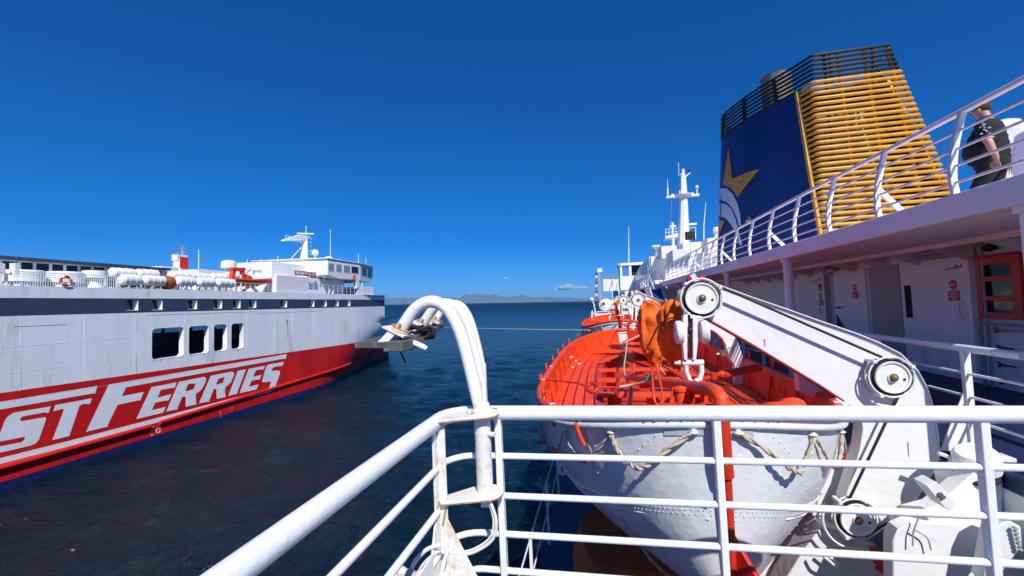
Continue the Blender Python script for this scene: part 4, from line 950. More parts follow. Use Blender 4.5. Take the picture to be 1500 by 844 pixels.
# side plate, junction and painted cables at the foot of the corner
m = M(); y0 = ly-.03; m.prism([(RX+.014, y0-.10, DZ), (RX+.014, y0-.10, -1.2), (RX+.014, y0-.62, -1.2), (RX+.014, y0-.62, DZ)], (.012, 0, 0)); part('side_plate', m, W, RL, bev=.002)
cb = lambda L, Y: smooth_path([SP(u, v, Y=Y) for u, v in L], 6)
m = M(); m.tube(cb([(714, 727), (722, 745), (727, 765), (723, 788), (706, 803), (682, 812), (655, 806), (640, 790), (646, 810), (640, 826), (632, 848), (628, 870)], pc.y-.06), .0085, 8); m.tube(cb([(711, 727), (719, 745), (723, 765), (719, 785), (704, 799), (680, 808), (655, 802)], pc.y-.055), .006, 6)
part('cable', m, WX, RL, sharp=80)
m = M(); m.tube(cb([(600, 850), (606, 826), (624, 806), (645, 799), (655, 806), (651, 822), (644, 850)], pc.y-.22), .011, 8); m.tube(cb([(611, 850), (616, 832), (630, 816), (645, 806)], pc.y-.20), .007, 6); part('cable', m, WR, RL, sharp=80)
m = M()
for u, v, r in ((589, 838, .028), (600, 842, .032), (615, 844, .03), (652, 848, .03), (580, 846, .03)): m.ball(SP(u, v, Y=pc.y-.25), (r, r, r*.9), 10)
part('cable_gland', m, WX, RL)
m = M()
for a in (.3, 2.4, 4.3): m.cyl((pc.x+.075*math.cos(a), pc.y+.075*math.sin(a), -.575), (pc.x+.075*math.cos(a), pc.y+.075*math.sin(a), -.563), .011, n=6)
part('bolt', m, RU, RL)

# ---- three gooseneck arms standing one behind the other, carrying a grey boarding plank
gdir = (SP(711, 441.5, Y=1)-Vector((0, 0, 0))); gdir = Vector((gdir.x/gdir.y, 1, 0))
m = M(); b0 = Vector((pc.x, pc.y, -1.05)); m.bar(b0-gdir*.03, b0+gdir*2.0, .05, .05); part('outrigger_beam', m, W, RL)
def goose(k, lab):
    off = gdir*k; base = Vector((pc.x, pc.y, 0))+off
    t = thing('gooseneck_arm', lab, 'davit', (base.x, base.y, -.58), 'white gooseneck arms along the ship side')
    path = smooth_path([SP(u, v, Y=pc.y) for u, v in ((706, 606), (700, 588), (690, 545), (678, 500), (668, 474), (655, 453), (639, 443), (622, 444), (606, 455), (594, 472), (588, 481))], 5)
    m = M(); m.tube([p+off for p in path], [.026+.009*min(1, i/8) for i in range(len(path))], 16); part('bent_pipe', m, WR, t, sharp=60)
    
    if not k: m = M(); m.lathe([(.085, -.002), (.085, .010), (.05, .014), (.04, .05)], (base.x, base.y, -.577), n=24); part('flange', m, WX, t)
    if k: m = M(); m.cyl((base.x, base.y, -1.024), (base.x, base.y, -.55), .0255, n=14); part('socket', m, W, t)
    e = path[-1]+off; m = M(); d = Vector((-.45, 0, -.9)).normalized()
    m.lathe([(.056, 0), (.056, .012), (.05, .014)], e+d*.0, d, 18); m.prism([e+d*.012+Vector(q) for q in ((-.075, -.07, .03), (.05, -.07, -.03), (.05, .07, -.03), (-.075, .07, .03))], d*.01); part('end_flange', m, WX, t)
    m = M(); m.lathe([(.058, -.004), (.058, .001)], e, d, 18); m.ball(e+Vector((.01, -.04, .02)), .012, 8); part('rust_ring', m, RU, t)
    foot = SP(567, 502, Y=pc.y)+off; m = M()
    for yy in (-.055, .055): m.bar(e+d*.02+Vector((-.02, yy, 0)), foot+Vector((0, yy, -.0)), .045, .016, (0, 1, 0))
    m.cyl(foot+Vector((0, -.08, .01)), foot+Vector((0, .08, .01)), .014, n=8); part('hinge_link', m, W, t, bev=.002)
    m = M(); m.tube(cb([(586, 487), (588, 498), (596, 508), (604, 512)], pc.y) if not k else [p+off for p in cb([(586, 487), (588, 498), (596, 508), (604, 512)], pc.y)], .007, 6); part('lock_hook', m, BLK, t)
    return t
goose(0, 'front white gooseneck arm rising from the rusty flange on the railing corner')
goose(.86, 'second white gooseneck arm with black line bundled at its foot link')
goose(1.72, 'third white gooseneck arm rising last in the row behind the others')
a = SP(525, 500, Y=pc.y-.02); b = SP(603, 499, Y=pc.y-.02); zt = (a.z+b.z)/2; z0 = zt-.016
t = thing('boarding_plank', 'weathered grey plank hung beneath the white gooseneck arms', 'plank', (a.x, a.y, zt)); m = M()
P = [Vector((a.x, a.y-.04, 0)), Vector((b.x, b.y-.12, 0)), Vector((b.x, b.y-.12, 0))+gdir*2.25, Vector((a.x+.1, a.y, 0))+gdir*2.25]
m.prism([(p.x, p.y, zt-.035) for p in P], (0, 0, .035)); part('board', m, PLK, t, bev=.004)
m = M(); q = P[1]+Vector((-.03, .0, 0)); m.prism([(q.x-.075, q.y-.012, zt-.05), (q.x+.035, q.y-.012, zt-.05), (q.x+.035, q.y-.012, zt+.004), (q.x-.075, q.y-.012, zt+.004)], (0, .3, 0)); part('end_block', m, PLK, t, bev=.004)
m = M(); rs = random.Random(5); pts = [SP(600, 492, Y=pc.y+.5)]
for k in range(26): pts.append(SP(rs.uniform(598, 636), rs.uniform(478, 496), Y=pc.y+rs.uniform(.45, .75)))
m.tube(smooth_path(pts, 3), .012, 6); solo('black_line', m, BLK, 'tangled black line bundled on the grey plank by the second arm', 'rope', loc=pts[0], sharp=80)
m = M(); m.tube(cb([(600, 497), (606, 502), (616, 508), (624, 511)], pc.y), [.016, .017]+[.018]*16+[.015], 10) if False else m.tube([SP(600, 499, Y=pc.y), SP(608, 503, Y=pc.y), SP(618, 507.5, Y=pc.y), SP(625, 511, Y=pc.y)], [.010, .016, .017, .013], 10)
solo('lever_handle', m, WR, 'short white lever handle sticking out below the front gooseneck arm', 'handle', loc=SP(600, 499, Y=pc.y), sharp=80)
m = M(); m.tube([SP(583, 508, Y=pc.y+.1), SP(594, 531, Y=pc.y+.2)], .006, 6); solo('hanging_rod', m, BLK, 'thin black rod hanging under the grey plank end', 'rod', loc=SP(583, 508, Y=pc.y+.1))

# ---- railing along the side passage
t = thing('passage_railing', 'white railing with thick top tube along the shaded side passage', 'railing', (3.42, 4.5, DZ))
m = M(); m.tube([(3.42, y, -.62) for y in (4.4, 6, 12, 18, 24.5)], .036, 14); part('top_rail', m, WR, t, sharp=60)
for z in (-.86, -1.08, -1.30): m = M(); m.tube([(3.42, y, z) for y in (4.4, 8, 16, 24.5)], .014, 8); part('lower_rail', m, WR, t, sharp=60)
for k in range(15):
    y = 5.0+1.35*k; m = M(); m.bar((3.42, y, DZ), (3.42, y, -.63), .06, .05, (0, 1, 0)); part('post', m, WR, t, bev=.004)
m = M(); p = SP(1258, 535, Y=6.4); y = 5.0; m.prism([(3.40, 5.0, -1.0), (3.40, 5.0, DZ), (3.15, 5.0, DZ)], (0, .012, 0)); part('gusset', m, W, t)

# ================================================================ LIFEBOAT
BX, BYS, BL = .79, 3.50, 11.2
def hb(t): return 1.72*max(0, 1-abs(t)**(4.2 if t < 0 else 3))**(.5 if t < 0 else .55)
def zg(t): return -1.20+(.34*t**6 if t < 0 else .22*t*t)
def zk(t): return -2.95+(.60*((abs(t)-.5)/.5)**2 if abs(t) > .5 else 0)
def by(t): return BYS+BL*(t+1)/2
def tt(i, n):                                 # stations bunched at the ends
    return -math.cos(math.pi*i/(n-1))
def hull_pt(t, s, side, off=0.0):
    n = 3.0-1.2*abs(t)**2; b = hb(t)+off; x = b*(1-s**n)**(.9); return Vector((BX+side*x, by(t)-(off if t < -.97 else 0), zg(t)+(zk(t)-zg(t))*s))
def lifeboat():
    B = thing('lifeboat', 'big open orange lifeboat with white hull and red rudder before our railing', 'lifeboat', (BX, by(0), zg(0)), 'orange lifeboats in davits')
    N = 61; S = 22
    m = M()
    for s in (1, -1): m.grid(lambda i, j: hull_pt(tt(i, N), (j/(S-1))**1.15, s), N, S)
    part('hull', m, BW, B, sharp=50)
    out = lambda off, dz, n=90: [Vector((BX-(hb(tt(i, n))+off), by(tt(i, n)), zg(tt(i, n))+dz)) for i in range(n)]+[Vector((BX+(hb(tt(i, n))+off), by(tt(i, n)), zg(tt(i, n))+dz)) for i in range(n-2, 0, -1)]
    m = M(); m.tube(out(.0, .0), .055, 10, True); part('gunwale', m, OR, B, sharp=80)
    m = M(); m.tube(out(.035, -.10), .028, 8, True); part('rubbing_strip', m, BW, B, sharp=80)
    # inner skin, ribs
    m = M(); K = 49; ts = [-.985+1.97*(.5-.5*math.cos(math.pi*i/(K-1))) for i in range(K)]
    for s in (1, -1): m.grid(lambda i, j: hull_pt(ts[i], .40*j/5, s, -.06)+Vector((0, 0, .02)), K, 6)
    part('inner_skin', m, OR, B, sharp=60)
    rq = lambda t, d: max(0, hb(t)-d)
    for s in (1, -1):
        for k in range(11):
            t = -.88+1.76*k/10; m = M(); a = hull_pt(t, .02, s, -.08); b = hull_pt(t, .34, s, -.09); m.bar(a, b, .03, .04, (0, 1, 0)); part('rib', m, OR, B)
    # floor
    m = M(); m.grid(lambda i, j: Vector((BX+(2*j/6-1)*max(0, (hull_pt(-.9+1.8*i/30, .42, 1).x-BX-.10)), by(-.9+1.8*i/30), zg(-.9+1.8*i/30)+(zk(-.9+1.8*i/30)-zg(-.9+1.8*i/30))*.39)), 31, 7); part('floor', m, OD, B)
    # side benches: planks running with the gunwale
    for s in (1, -1):
        for k in range(5):
            o0 = .10+.165*k; o1 = o0+.145; m = M()
            a = [t for t in [-.86+1.72*i/40 for i in range(41)]]; L = []; Rr = []
            for t in a:
                if hb(t) < o1+.05: continue
                z = zg(t)-.40-.012*k; L.append(Vector((BX+s*(hb(t)-o0), by(t), z))); Rr.append(Vector((BX+s*(hb(t)-o1), by(t), z)))
            n = len(L); m.add(L+Rr+[p-Vector((0, 0, .035)) for p in L+Rr], [(i, i+1, n+i+1, n+i) for i in range(n-1)]+[(2*n+i, 3*n+i, 3*n+i+1, 2*n+i+1) for i in range(n-1)]+[(n+i, n+i+1, 3*n+i+1, 3*n+i) for i in range(n-1)]+[(i, 2*n+i, 2*n+i+1, i+1) for i in range(n-1)])
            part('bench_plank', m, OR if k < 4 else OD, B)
        m = M()
        for k in range(9):
            t = -.62+1.24*k/8; x = BX+s*(hb(t)-.86); m.bar((x, by(t), -1.84), (x, by(t), zg(t)-.46), .06, .06)
        part('bench_leg', m, OD, B)
        m = M(); L = [(BX+s*(hb(t)-.90), by(t), zg(t)-.62) for t in [-.6+1.2*i/20 for i in range(21)]]
        for p, q in zip(L[:-1], L[1:]): m.bar(p, q, .03, .12)
        part('bench_rail', m, OD, B)
    # end platforms
    for s0, s1, nm in ((.66, .955, 'bow_deck'), (-.955, -.845, 'stern_deck')):
        for k in range(6 if s0 > 0 else 3):
            ta = s0+(s1-s0)*k/(6 if s0 > 0 else 3); tb = s0+(s1-s0)*(k+1)/(6 if s0 > 0 else 3)-.005; m = M(); z = lambda t: zg(t)-.37-.0*(1-t)
            w = lambda t: rq(t, .09)
            m.prism([(BX-w(ta), by(ta), z(ta)), (BX+w(ta), by(ta), z(ta)), (BX+w(tb), by(tb), z(tb)), (BX-w(tb), by(tb), z(tb))], (0, 0, -.03)); part('deck_plank', m, OR, B)
    for s in (-1, 1):
        m = M(); m.prism([(BX+s*rq(.40, .88), by(.40), zg(.4)-.39), (BX+s*rq(.40, .72), by(.40), zg(.4)-.39), (BX+s*.12, by(.70), zg(.7)-.36), (BX+s*.02, by(.66), zg(.7)-.36)], (0, 0, -.03)); part('diagonal_board', m, OR, B)
    # thwarts
    for i, (y, dz) in enumerate(((6.15, -.40), (7.0, -.62), (7.75, -.40), (8.5, -.62), (9.15, -.40), (10.4, -.40))):
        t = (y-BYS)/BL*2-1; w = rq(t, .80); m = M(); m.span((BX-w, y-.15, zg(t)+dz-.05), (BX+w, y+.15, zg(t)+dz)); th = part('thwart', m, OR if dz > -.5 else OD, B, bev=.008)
        m = M()
        for x in (-.7, 0, .7): m.bar((BX+x*w, y, -1.84), (BX+x*w, y, zg(t)+dz-.05), .05, .2)
        part('thwart_leg', m, OD, th)
    # buoyancy tank fronts below the benches
    m = M(); m.span((BX-.5, 4.75, -1.85), (BX+.5, 5.1, -1.62)); part('locker', m, OD, B, bev=.01)
    # tiller, rudder stock, rudder
    tl = [SP(925, 552, Y=6.0), SP(985, 562, Y=4.7), SP(1030, 569, Y=3.75), SP(1046, 573, Y=3.52), SP(1056, 584, Y=3.42), SP(1057, 604, Y=3.40)]
    x0 = tl[-1].x; m = M(); m.tube(smooth_path(tl, 5), .052, 14); part('tiller', m, OR, B, sharp=60)
    m = M(); m.tube([(x0, 3.40, tl[-1].z), (x0, 3.40, -1.15), (x0+.01, 3.42, -1.3)], .054, 12); m.tube([(x0+.01, 3.42, -1.3), (x0+.02, 3.50, -2.9)], .036, 10); part('rudder_stock', m, OD, B, sharp=60)
    m = M(); m.prism([(x0+.02, 3.46, -1.72), (x0+.02, 3.46, -2.75), (x0+.34, 3.10, -2.75), (x0+.30, 3.12, -2.25)], (.03, .03, 0)); part('rudder_blade', m, RED, B, bev=.01)
    m = M()
    for z in (-1.25, -1.75, -2.3): m.bar((x0-.02, 3.44, z), (x0-.12, 3.85, z), .03, .05)
    part('gudgeon', m, BW, B)
    # release gear
    m = M(); m.tube(smooth_path([SP(955, 540, Y=5.2), SP(957, 575, Y=4.3), SP(960, 590, Y=4.15), SP(966, 593, Y=4.12), SP(971, 586, Y=4.15), SP(968, 565, Y=4.5), SP(961, 535, Y=5.1), SP(958, 530, Y=5.2)], 5), .012, 8); part('release_hoop', m, OR, B, sharp=80)
    for u in (997, 1047):
        p = SP(u, 590, Y=4.0); m = M(); m.cyl(p, p+Vector((0, 0, .11)), .042, n=12); m.ball(p+Vector((0, 0, .11)), (.055, .055, .035), 10); m.prism([p+Vector((-.09, 0, 0)), p+Vector((.09, 0, 0)), p+Vector((.06, 0, .13)), p+Vector((-.06, 0, .13))], (0, .03, 0)); m.bar(p+Vector((-.05, -.1, .0)), p+Vector((-.16, -.1, -.02)), .05, .05); part('bollard', m, OR, B)
    p = SP(1022, 588, Y=4.1); m = M(); m.span((p.x-.09, 4.08, p.z-.1), (p.x-.04, 4.2, p.z+.16)); m.span((p.x+.04, 4.08, p.z-.1), (p.x+.09, 4.2, p.z+.16)); m.cyl((p.x-.04, 4.14, p.z+.1), (p.x+.04, 4.14, p.z+.1), .05, n=12); part('roller', m, OD, B)
    m = M(); m.tube([SP(1016, 560, Y=5.0), SP(1045, 551, Y=5.2), SP(1055, 548, Y=5.3)], .026, 8); m.tube([SP(1060, 549, Y=5.3), SP(1112, 538, Y=5.5)], .045, 10); m.ball(SP(1057, 549, Y=5.3), .05, 10); m.cyl(SP(1045, 556, Y=5.15), SP(1045, 546, Y=5.15), .035, n=10); part('release_shaft', m, OD, B)
    m = M(); p = SP(1140, 597, Y=4.5); m.torus(p, (0, .3, 1), .10, .05, 16, 8); m.ball(p+Vector((.16, .1, 0)), (.12, .09, .07), 12); part('lifting_hook', m, OR, B)
    p = SP(1005, 570, Y=5.0); m = M(); m.box(p+Vector((.02, 0, -.05)), (.10, .14, .16)); m.torus(p+Vector((.03, 0, .03)), (1, 0, 0), .06, .022, 14, 8); part('lifting_hook', m, OD, B)
    p = SP(929, 492, Y=11.9); m = M(); m.box(p, (.35, .3, .3)); m.torus(p+Vector((0, 0, .25)), (0, 1, 0), .14, .04, 14, 8); m.tube([p+Vector((-.3, -.4, -.15)), p+Vector((.3, -.2, .1))], .05, 8); m.tube([p+Vector((.25, -.5, .1)), p+Vector((.1, .2, .25))], .05, 8); part('lifting_hook', m, OD, B)
    # oarlocks and small fittings along both gunwales
    for s in (-1, 1):
        for k in range(8):
            t = -.72+1.36*k/7; p = Vector((BX+s*hb(t), by(t), zg(t)+.04)); m = M(); m.tube(smooth_path([p+Vector((0, -.05, .16)), p+Vector((0, -.045, .09)), p+Vector((0, 0, .05)), p+Vector((0, .045, .09)), p+Vector((0, .05, .16))], 3), .011, 6); m.cyl(p-Vector((0, 0, .1)), p+Vector((0, 0, .06)), .014, n=6); part('oarlock', m, OR, B)
        for k in range(4):
            t = -.8+.12*k; p = Vector((BX+s*(hb(t)-.06), by(t), zg(t)-.10)); m = M(); m.torus(p, (s, .6, 0), .09, .012, 14, 6); m.bar(p, p+Vector((0, 0, -.2)), .04, .03); part('hand_grip', m, OR, B)
    # oars and a mast lashed on the thwarts
    m = M(); m.tube([(BX-.55, 5.2, -1.40), (BX-.15, 9.5, -1.36)], .03, 8); m.tube([(BX+.75, 5.6, -1.42), (BX+.35, 10.0, -1.36)], .028, 8); part('oar', m, OR, B)
    # patches of reflective tape
    for t, s, d in ((-.955, -1, .16), (-.995, -1, .16), (-.99, 1, .16), (-.86, -1, .14)):
        pass
    for (u0, u1, vt, vb) in ((973, 1033, 627, 638), (1076, 1104, 631, 643), (845, 870, 616, 624)):
        m = M(); P = []
        for q in range(7):
            u = u0+(u1-u0)*q/6; P.append((u, vt)); 
        def onhull(u, v):
            d = HM.transposed() @ _ray(u, v); best = None
            for i in range(0, 40):
                for s in (1, -1):
                    t0, t1 = tt(i, N), tt(i+1, N)
                    for j in range(8):
                        s0, s1 = (j/(S-1))**1.15, ((j+1)/(S-1))**1.15
                        a, b, c, e = hull_pt(t0, s0, s), hull_pt(t1, s0, s), hull_pt(t1, s1, s), hull_pt(t0, s1, s)
                        for tri in ((a, b, c), (a, c, e)):
                            h = geometry.intersect_ray_tri(*tri, d, Vector((0, 0, 0)), True)
                            if h and (best is None or h.length < best.length): best = h
            return best*.997 if best else SP(u, v, Y=3.6)
        m.grid(lambda i, j: onhull(u0+(u1-u0)*i/5, vt+(vb-vt)*j), 6, 2); part('reflective_patch', m, LPATCH, B, flip=False)
    for t, s, ln in ((-.70, -1, .05), (-.80, -1, .10), (-.90, -1, .2), (-.955, -1, .28), (-.78, 1, .1), (-.45, -1, .06), (-.2, -1, .06)):
        p = Vector((BX+s*hb(t), by(t), zg(t)+.052)); q = Vector((BX+s*hb(t+.012), by(t+.012), zg(t+.012)+.052)); dd = (q-p).normalized(); m = M(); m.bar(p-dd*ln/2, p+dd*ln/2, .06, .008); part('rim_tag', m, BW, B)
    # welded band and rivet rows
    for s in (-1, 1):
        T = [-.999+.9*i/30*1.6 for i in range(31)]; m = M(); m.tube([hull_pt(t, .47, s, .004) for t in T], .012, 6); m.tube([hull_pt(t, .53, s, .004) for t in T], .008, 6); part('hull_band', m, BW, B)
        m = M()
        for row in (.488, .51):
            prev = None; d = 0
            for i in range(900):
                p = hull_pt(-.9995+i*.0012, row, s, .003)
                if prev is None or (p-prev).length > .034: m.ball(p, .006, 4); prev = p
        for (ta, s0, sb) in ((-.93, .08, .8), (-.80, .1, .7), (-.985, .12, .45)):
            for k in range(14):
                if k % 5 == 4: continue
                m.ball(hull_pt(ta+.004*k, s0+(sb-s0)*k/14, s, .002), .0065, 6)
        part('rivet', m, BW, B, kind='stuff')
        m = M()
        prev = None
        for i in range(600):
            t = -.9995+i*.0016; p = Vector((BX+s*(hb(t)+.05), by(t)-(.05 if t < -.98 else 0), zg(t)-.02))
            if prev is None or (p-prev).length > .075: m.ball(p, .012, 5); prev = p
        part('gunwale_bolt', m, BLK, B, kind='stuff')
    # grab lines
    for s in (-1, 1):
        pts = []; prev = None
        for i in range(1200):
            t = -.9985+i*.00125
            if t > .6: break
            p = hull_pt(t, .10, s, .02)
            if prev is None or (p-prev).length > .66: pts.append((t, p)); prev = p
        for k in range(len(pts)-1):
            (ta, a), (tb, b) = pts[k], pts[k+1]; L = []
            for i in range(9):
                q = i/8; t = ta+(tb-ta)*q; w = 4*q*(1-q); p = hull_pt(t, .10+.17*w, s, .03+.05*w); L.append(p)
            thick = .013 if not (k == 0) else .02
            m = M(); Ld = smooth_path(L, 5)
            for ph in (0, math.pi):
                S_ = []
                for i_, p_ in enumerate(Ld):
                    x_, y_ = frame((Ld[min(i_+1, len(Ld)-1)]-Ld[max(i_-1, 0)])); a_ = ph+i_*.85; S_.append(p_+(x_*math.cos(a_)+y_*math.sin(a_))*thick*.55)
                m.tube(S_, thick*.62, 6)
            g = part('grab_line', m, ROPE, B, sharp=80)
            if k: m = M(); m.tube(L[3:6], thick+.012, 10); part('float', m, OR, g, sharp=60)
        for t, p in pts:
            m = M(); m.torus(p, (0, 0, 1), .03, .008, 10, 6); m.ball(p, (.028, .028, .03), 8); part('eye_bolt', m, BW, B)
    # keel guard and lashing strap
    m = M(); m.tube(smooth_path([SP(848, 612, Y=4.0), SP(866, 660, Y=4.0), SP(905, 745, Y=4.05), SP(950, 815, Y=4.1), SP(985, 850, Y=4.15)], 5), .014, 8); part('lashing_wire', m, ROPE, B, sharp=80)
    m = M(); m.tube(smooth_path([SP(843, 620, Y=3.95), SP(850, 640, Y=3.95), SP(856, 652, Y=3.95)], 4), .018, 8); part('strap', m, OR, B)
    m = M(); m.tube(smooth_path([SP(818, 675, Y=4.6), SP(821, 693, Y=4.6), SP(829, 692, Y=4.6), SP(832, 688, Y=4.6)], 4), .018, 8); part('bilge_handle', m, BW, B)
    # loose lines inside
    m = M(); m.tube(smooth_path([SP(908, 567, Y=5.3), SP(925, 564, Y=5.3), SP(940, 561, Y=5.2), SP(950, 558, Y=5.1)], 4), .015, 8); part('painter_line', m, ROPE, B, sharp=80)
    m = M(); rs = random.Random(3); m.tube(smooth_path([SP(954+rs.uniform(-8, 8), 555+rs.uniform(-7, 7), Y=5.0) for k in range(14)], 3), .013, 6); part('painter_knot', m, GRN, B, sharp=80)
    m = M(); m.tube(smooth_path([SP(919, 492, Y=11), SP(917, 515, Y=10), SP(914, 540, Y=8.5), SP(918, 560, Y=6.5)], 4), .014, 6); part('bow_line', m, ROPE, B, sharp=80)
    m = M(); m.tube(smooth_path([SP(860, 566, Y=5.2), SP(868, 562, Y=5.2), SP(877, 567, Y=5.1), SP(868, 575, Y=5.05), SP(858, 569, Y=5.2)], 5), .022, 8); m.tube([SP(800, 556, Y=5.6), SP(845, 561, Y=5.4), SP(860, 566, Y=5.2)], .012, 6); m.tube([SP(877, 567, Y=5.1), SP(905, 568, Y=5.2)], .013, 6); part('lifting_ring', m, OD, B, sharp=80)
    m = M()
    for (u, v) in ((838, 523), (843, 529), (847, 533), (839, 538), (836, 524), (850, 533)): m.ball(SP(u, v, Y=6.6), (.022, .022, .012), 6)
    part('deck_speck', m, BW, B)
    return B
LB = lifeboat()

# ================================================================ DAVITS, FALLS, COVERS
DY = 5.0
def D(u, v, y=DY): return SP(u, v, Y=y)
def sheave(par, c, r, y0, mm=W):
    m = M(); ax = (0, 1, 0); c = Vector((c.x, y0, c.z))
    m.lathe([(r*.26, -.016), (r*.30, .0), (r*.74, .004), (r*.78, -.010), (r*.86, -.012), (r*.88, .006), (.03, .02)], c, ax, 44); o = part('sheave', m, mm, par, sharp=25)
    m = M(); m.lathe([(.03, .021), (r*.98, .021), (r*.98, .03), (r*.90, .04), (r*.98, .05), (r*.98, .07), (.03, .072)], c, ax, 44); part('rope_groove', m, BLK, o)
    m = M(); m.lathe([(.008, -.05), (.022, -.045), (.024, -.02), (.04, -.018), (.044, .0)], c, ax, 14); part('axle', m, GRS, o)
    m = M(); m.cyl(c+Vector((r*.55, -.004, -.02)), c+Vector((r*.55, .006, -.02)), .012, n=10); part('grease_hole', m, BLK, o)
    return o
def davit():
    T = thing('boat_davit', 'large sunlit white davit arm with three pulley wheels and greased wire', 'davit', D(1255, 780), 'white boat davits')
    arm = [(1042, 414), (1062, 422), (1100, 436), (1150, 453), (1200, 471), (1250, 488), (1285, 502), (1318, 519), (1343, 544), (1357, 570), (1367, 602), (1373, 640), (1374, 668), (1366, 690), (1350, 716), (1335, 738), (1310, 760), (1280, 782), (1256, 790), (1240, 778), (1234, 755),
           (1238, 730), (1250, 692), (1260, 655), (1264, 628), (1262, 616), (1252, 601), (1235, 586), (1200, 563), (1150, 533), (1100, 503), (1062, 481), (1035, 466), (1012, 452), (1006, 436), (1012, 420), (1026, 412)]
    P = [D(u, v) for u, v in arm]
    m = M(); m.prism(P, (0, .17, 0)); part('arm', m, W, T, bev=.006)
    edge = P[0:18]; m = M()
    for a, b in zip(edge[:-1], edge[1:]): m.bar(a+Vector((0, .07, 0)), b+Vector((0, .07, 0)), .24, .014, (0, 0, 1)) if False else m.prism([a+Vector((0, -.025, 0)), b+Vector((0, -.025, 0)), b+Vector((0, -.025, .012)), a+Vector((0, -.025, .012))], (0, .22, 0))
    part('outer_flange', m, W, T)
    low = P[27:33]; m = M()
    for a, b in zip(low[:-1], low[1:]): m.prism([a+Vector((0, -.02, 0)), b+Vector((0, -.02, 0)), b+Vector((0, -.02, -.014)), a+Vector((0, -.02, -.014))], (0, .21, 0))
    part('inner_flange', m, mat('davit_edge_oxide', (.30, .06, .045), .6) if 'davit_edge_oxide' not in MATS else MATS['davit_edge_oxide'], T)
    # pulleys and their cheek guards
    c1, c2, c3 = D(1028, 437, 4.86), D(1308, 553, 4.86), D(1257, 762, 4.86)
    for c, r, y in ((c1, .188, 4.86), (c2, .175, 4.86), (c3, .175, 4.86)):
        sheave(T, c, r, y); m = M(); m.cyl((c.x, y+.06, c.z), (c.x, DY, c.z), .05, n=12)
        a0 = 0; m.torus((c.x, y+.02, c.z), (0, 1, 0), r+.018, .009, 36, 6, 0, 6.283); m.torus((c.x, y+.075, c.z), (0, 1, 0), r+.018, .009, 36, 6, 0, 6.283)
        for a in (.5, 2.3, 4.2): m.bar((c.x+(r+.03)*math.cos(a), y, c.z+(r+.03)*math.sin(a)), (c.x+(r+.03)*math.cos(a), DY, c.z+(r+.03)*math.sin(a)), .03, .03)
        part('pulley_guard', m, W, T)
    m = M(); c = c3
    m.torus((c.x-.02, 4.90, c.z-.03), (0, 1, 0), .27, .012, 20, 6, 1.3, 3.6); m.torus((c2.x-.01, 4.93, c2.z-.03), (0, 1, 0), .26, .012, 20, 6, 1.2, 2.2); part('rope_keeper', m, W, T)
    m = M(); r = .175; y = 4.89
    w1 = [Vector((c1.x+r*.45, y, c1.z+r*.9)), Vector((c2.x+r*.45, y, c2.z+r*.92))]; w1[1] = D(1300, 527, y); w1[0] = D(1050, 418, y)
    m.tube([w1[0], w1[1]]+[Vector((c2.x+r*math.cos(q), y, c2.z+r*math.sin(q))) for q in (1.2, .7, .2, -.3, -.7)]+[D(1316, 580, y), D(1236, 748, y)], .013, 8)
    m.tube([D(1268, 786, y), D(1290, 772, 4.86), D(1345, 738, 4.8), D(1432, 676, 4.6)], .012, 8); part('fall_wire', m, WIRE, T, sharp=80)
    m = M(); rs = random.Random(6)
    for u, v, w, h in ((1196, 733, 3, 14), (1200, 722, 8, 3), (1243, 735, 2, 10), (1308, 587, 2, 16), (1240, 600, 2, 12), (1120, 497, 2, 10), (1330, 648, 1.5, 18), (1215, 742, 1.5, 9)):
        yy = 5.235 if u < 1234 and v > 650 else 4.996; a = D(u, v, yy); q = (w/640*5, h/640*5); m.prism([a+Vector((-q[0]/2, 0, 0)), a+Vector((q[0]/2, 0, 0)), a+Vector((q[0]*.2, 0, -q[1])), a+Vector((-q[0]*.2, 0, -q[1]))], (0, .003, 0))
    part('rust_streak', m, RU, T, kind='stuff')
    m = M(); m.prism([D(u, v, 5.5) for u, v in ((1168, 543), (1190, 556), (1212, 574), (1222, 592), (1205, 590), (1172, 574))], (0, .12, 0)); part('keeper_plate', m, W, T, bev=.006)
    # cradle plate, track and foot
    m = M(); m.prism([D(u, v, 5.24) for u, v in ((1152, 714), (1156, 698), (1172, 661), (1195, 645), (1228, 649), (1262, 658), (1300, 700), (1262, 780), (1215, 772), (1204, 762), (1181, 745))], (0, .10, 0)); part('cradle_plate', m, W, T, bev=.01)
    m = M(); q = [D(u, v, 5.22) for u, v in ((1152, 714), (1181, 745), (1204, 762))]
    for a, b in zip(q[:-1], q[1:]): m.prism([a, b, b+Vector((-.012, 0, -.014)), a+Vector((-.012, 0, -.014))], (0, .16, 0))
    part('cradle_flange', m, W, T)
    m = M(); m.prism([D(u, v, 5.40) for u, v in ((1190, 752), (1210, 770), (1150, 850), (1095, 940), (1040, 940), (1110, 848))], (0, .3, 0)); part('track_leg', m, W, T, bev=.01)
    m = M(); m.prism([D(u, v, 5.05) for u, v in ((1205, 770), (1256, 785), (1285, 800), (1300, 850), (1320, 990), (1090, 990), (1150, 850), (1178, 806))], (0, .28, 0)); part('pedestal', m, W, T, bev=.012)
    m = M(); m.tube(smooth_path([D(1200, 810, 4.9), D(1215, 822, 4.86), D(1226, 832, 4.9), D(1222, 820, 4.92), D(1204, 812, 4.96)], 5), .014, 8); part('pad_eye', m, W, T, sharp=80)
    m = M(); m.tube([D(1285, 826, 4.7), D(1322, 852, 4.6)], [.05, .05], 10); m.tube([D(1278, 800, 4.75), D(1286, 826, 4.7)], .035, 8); part('lashing_strap', m, RED, T)
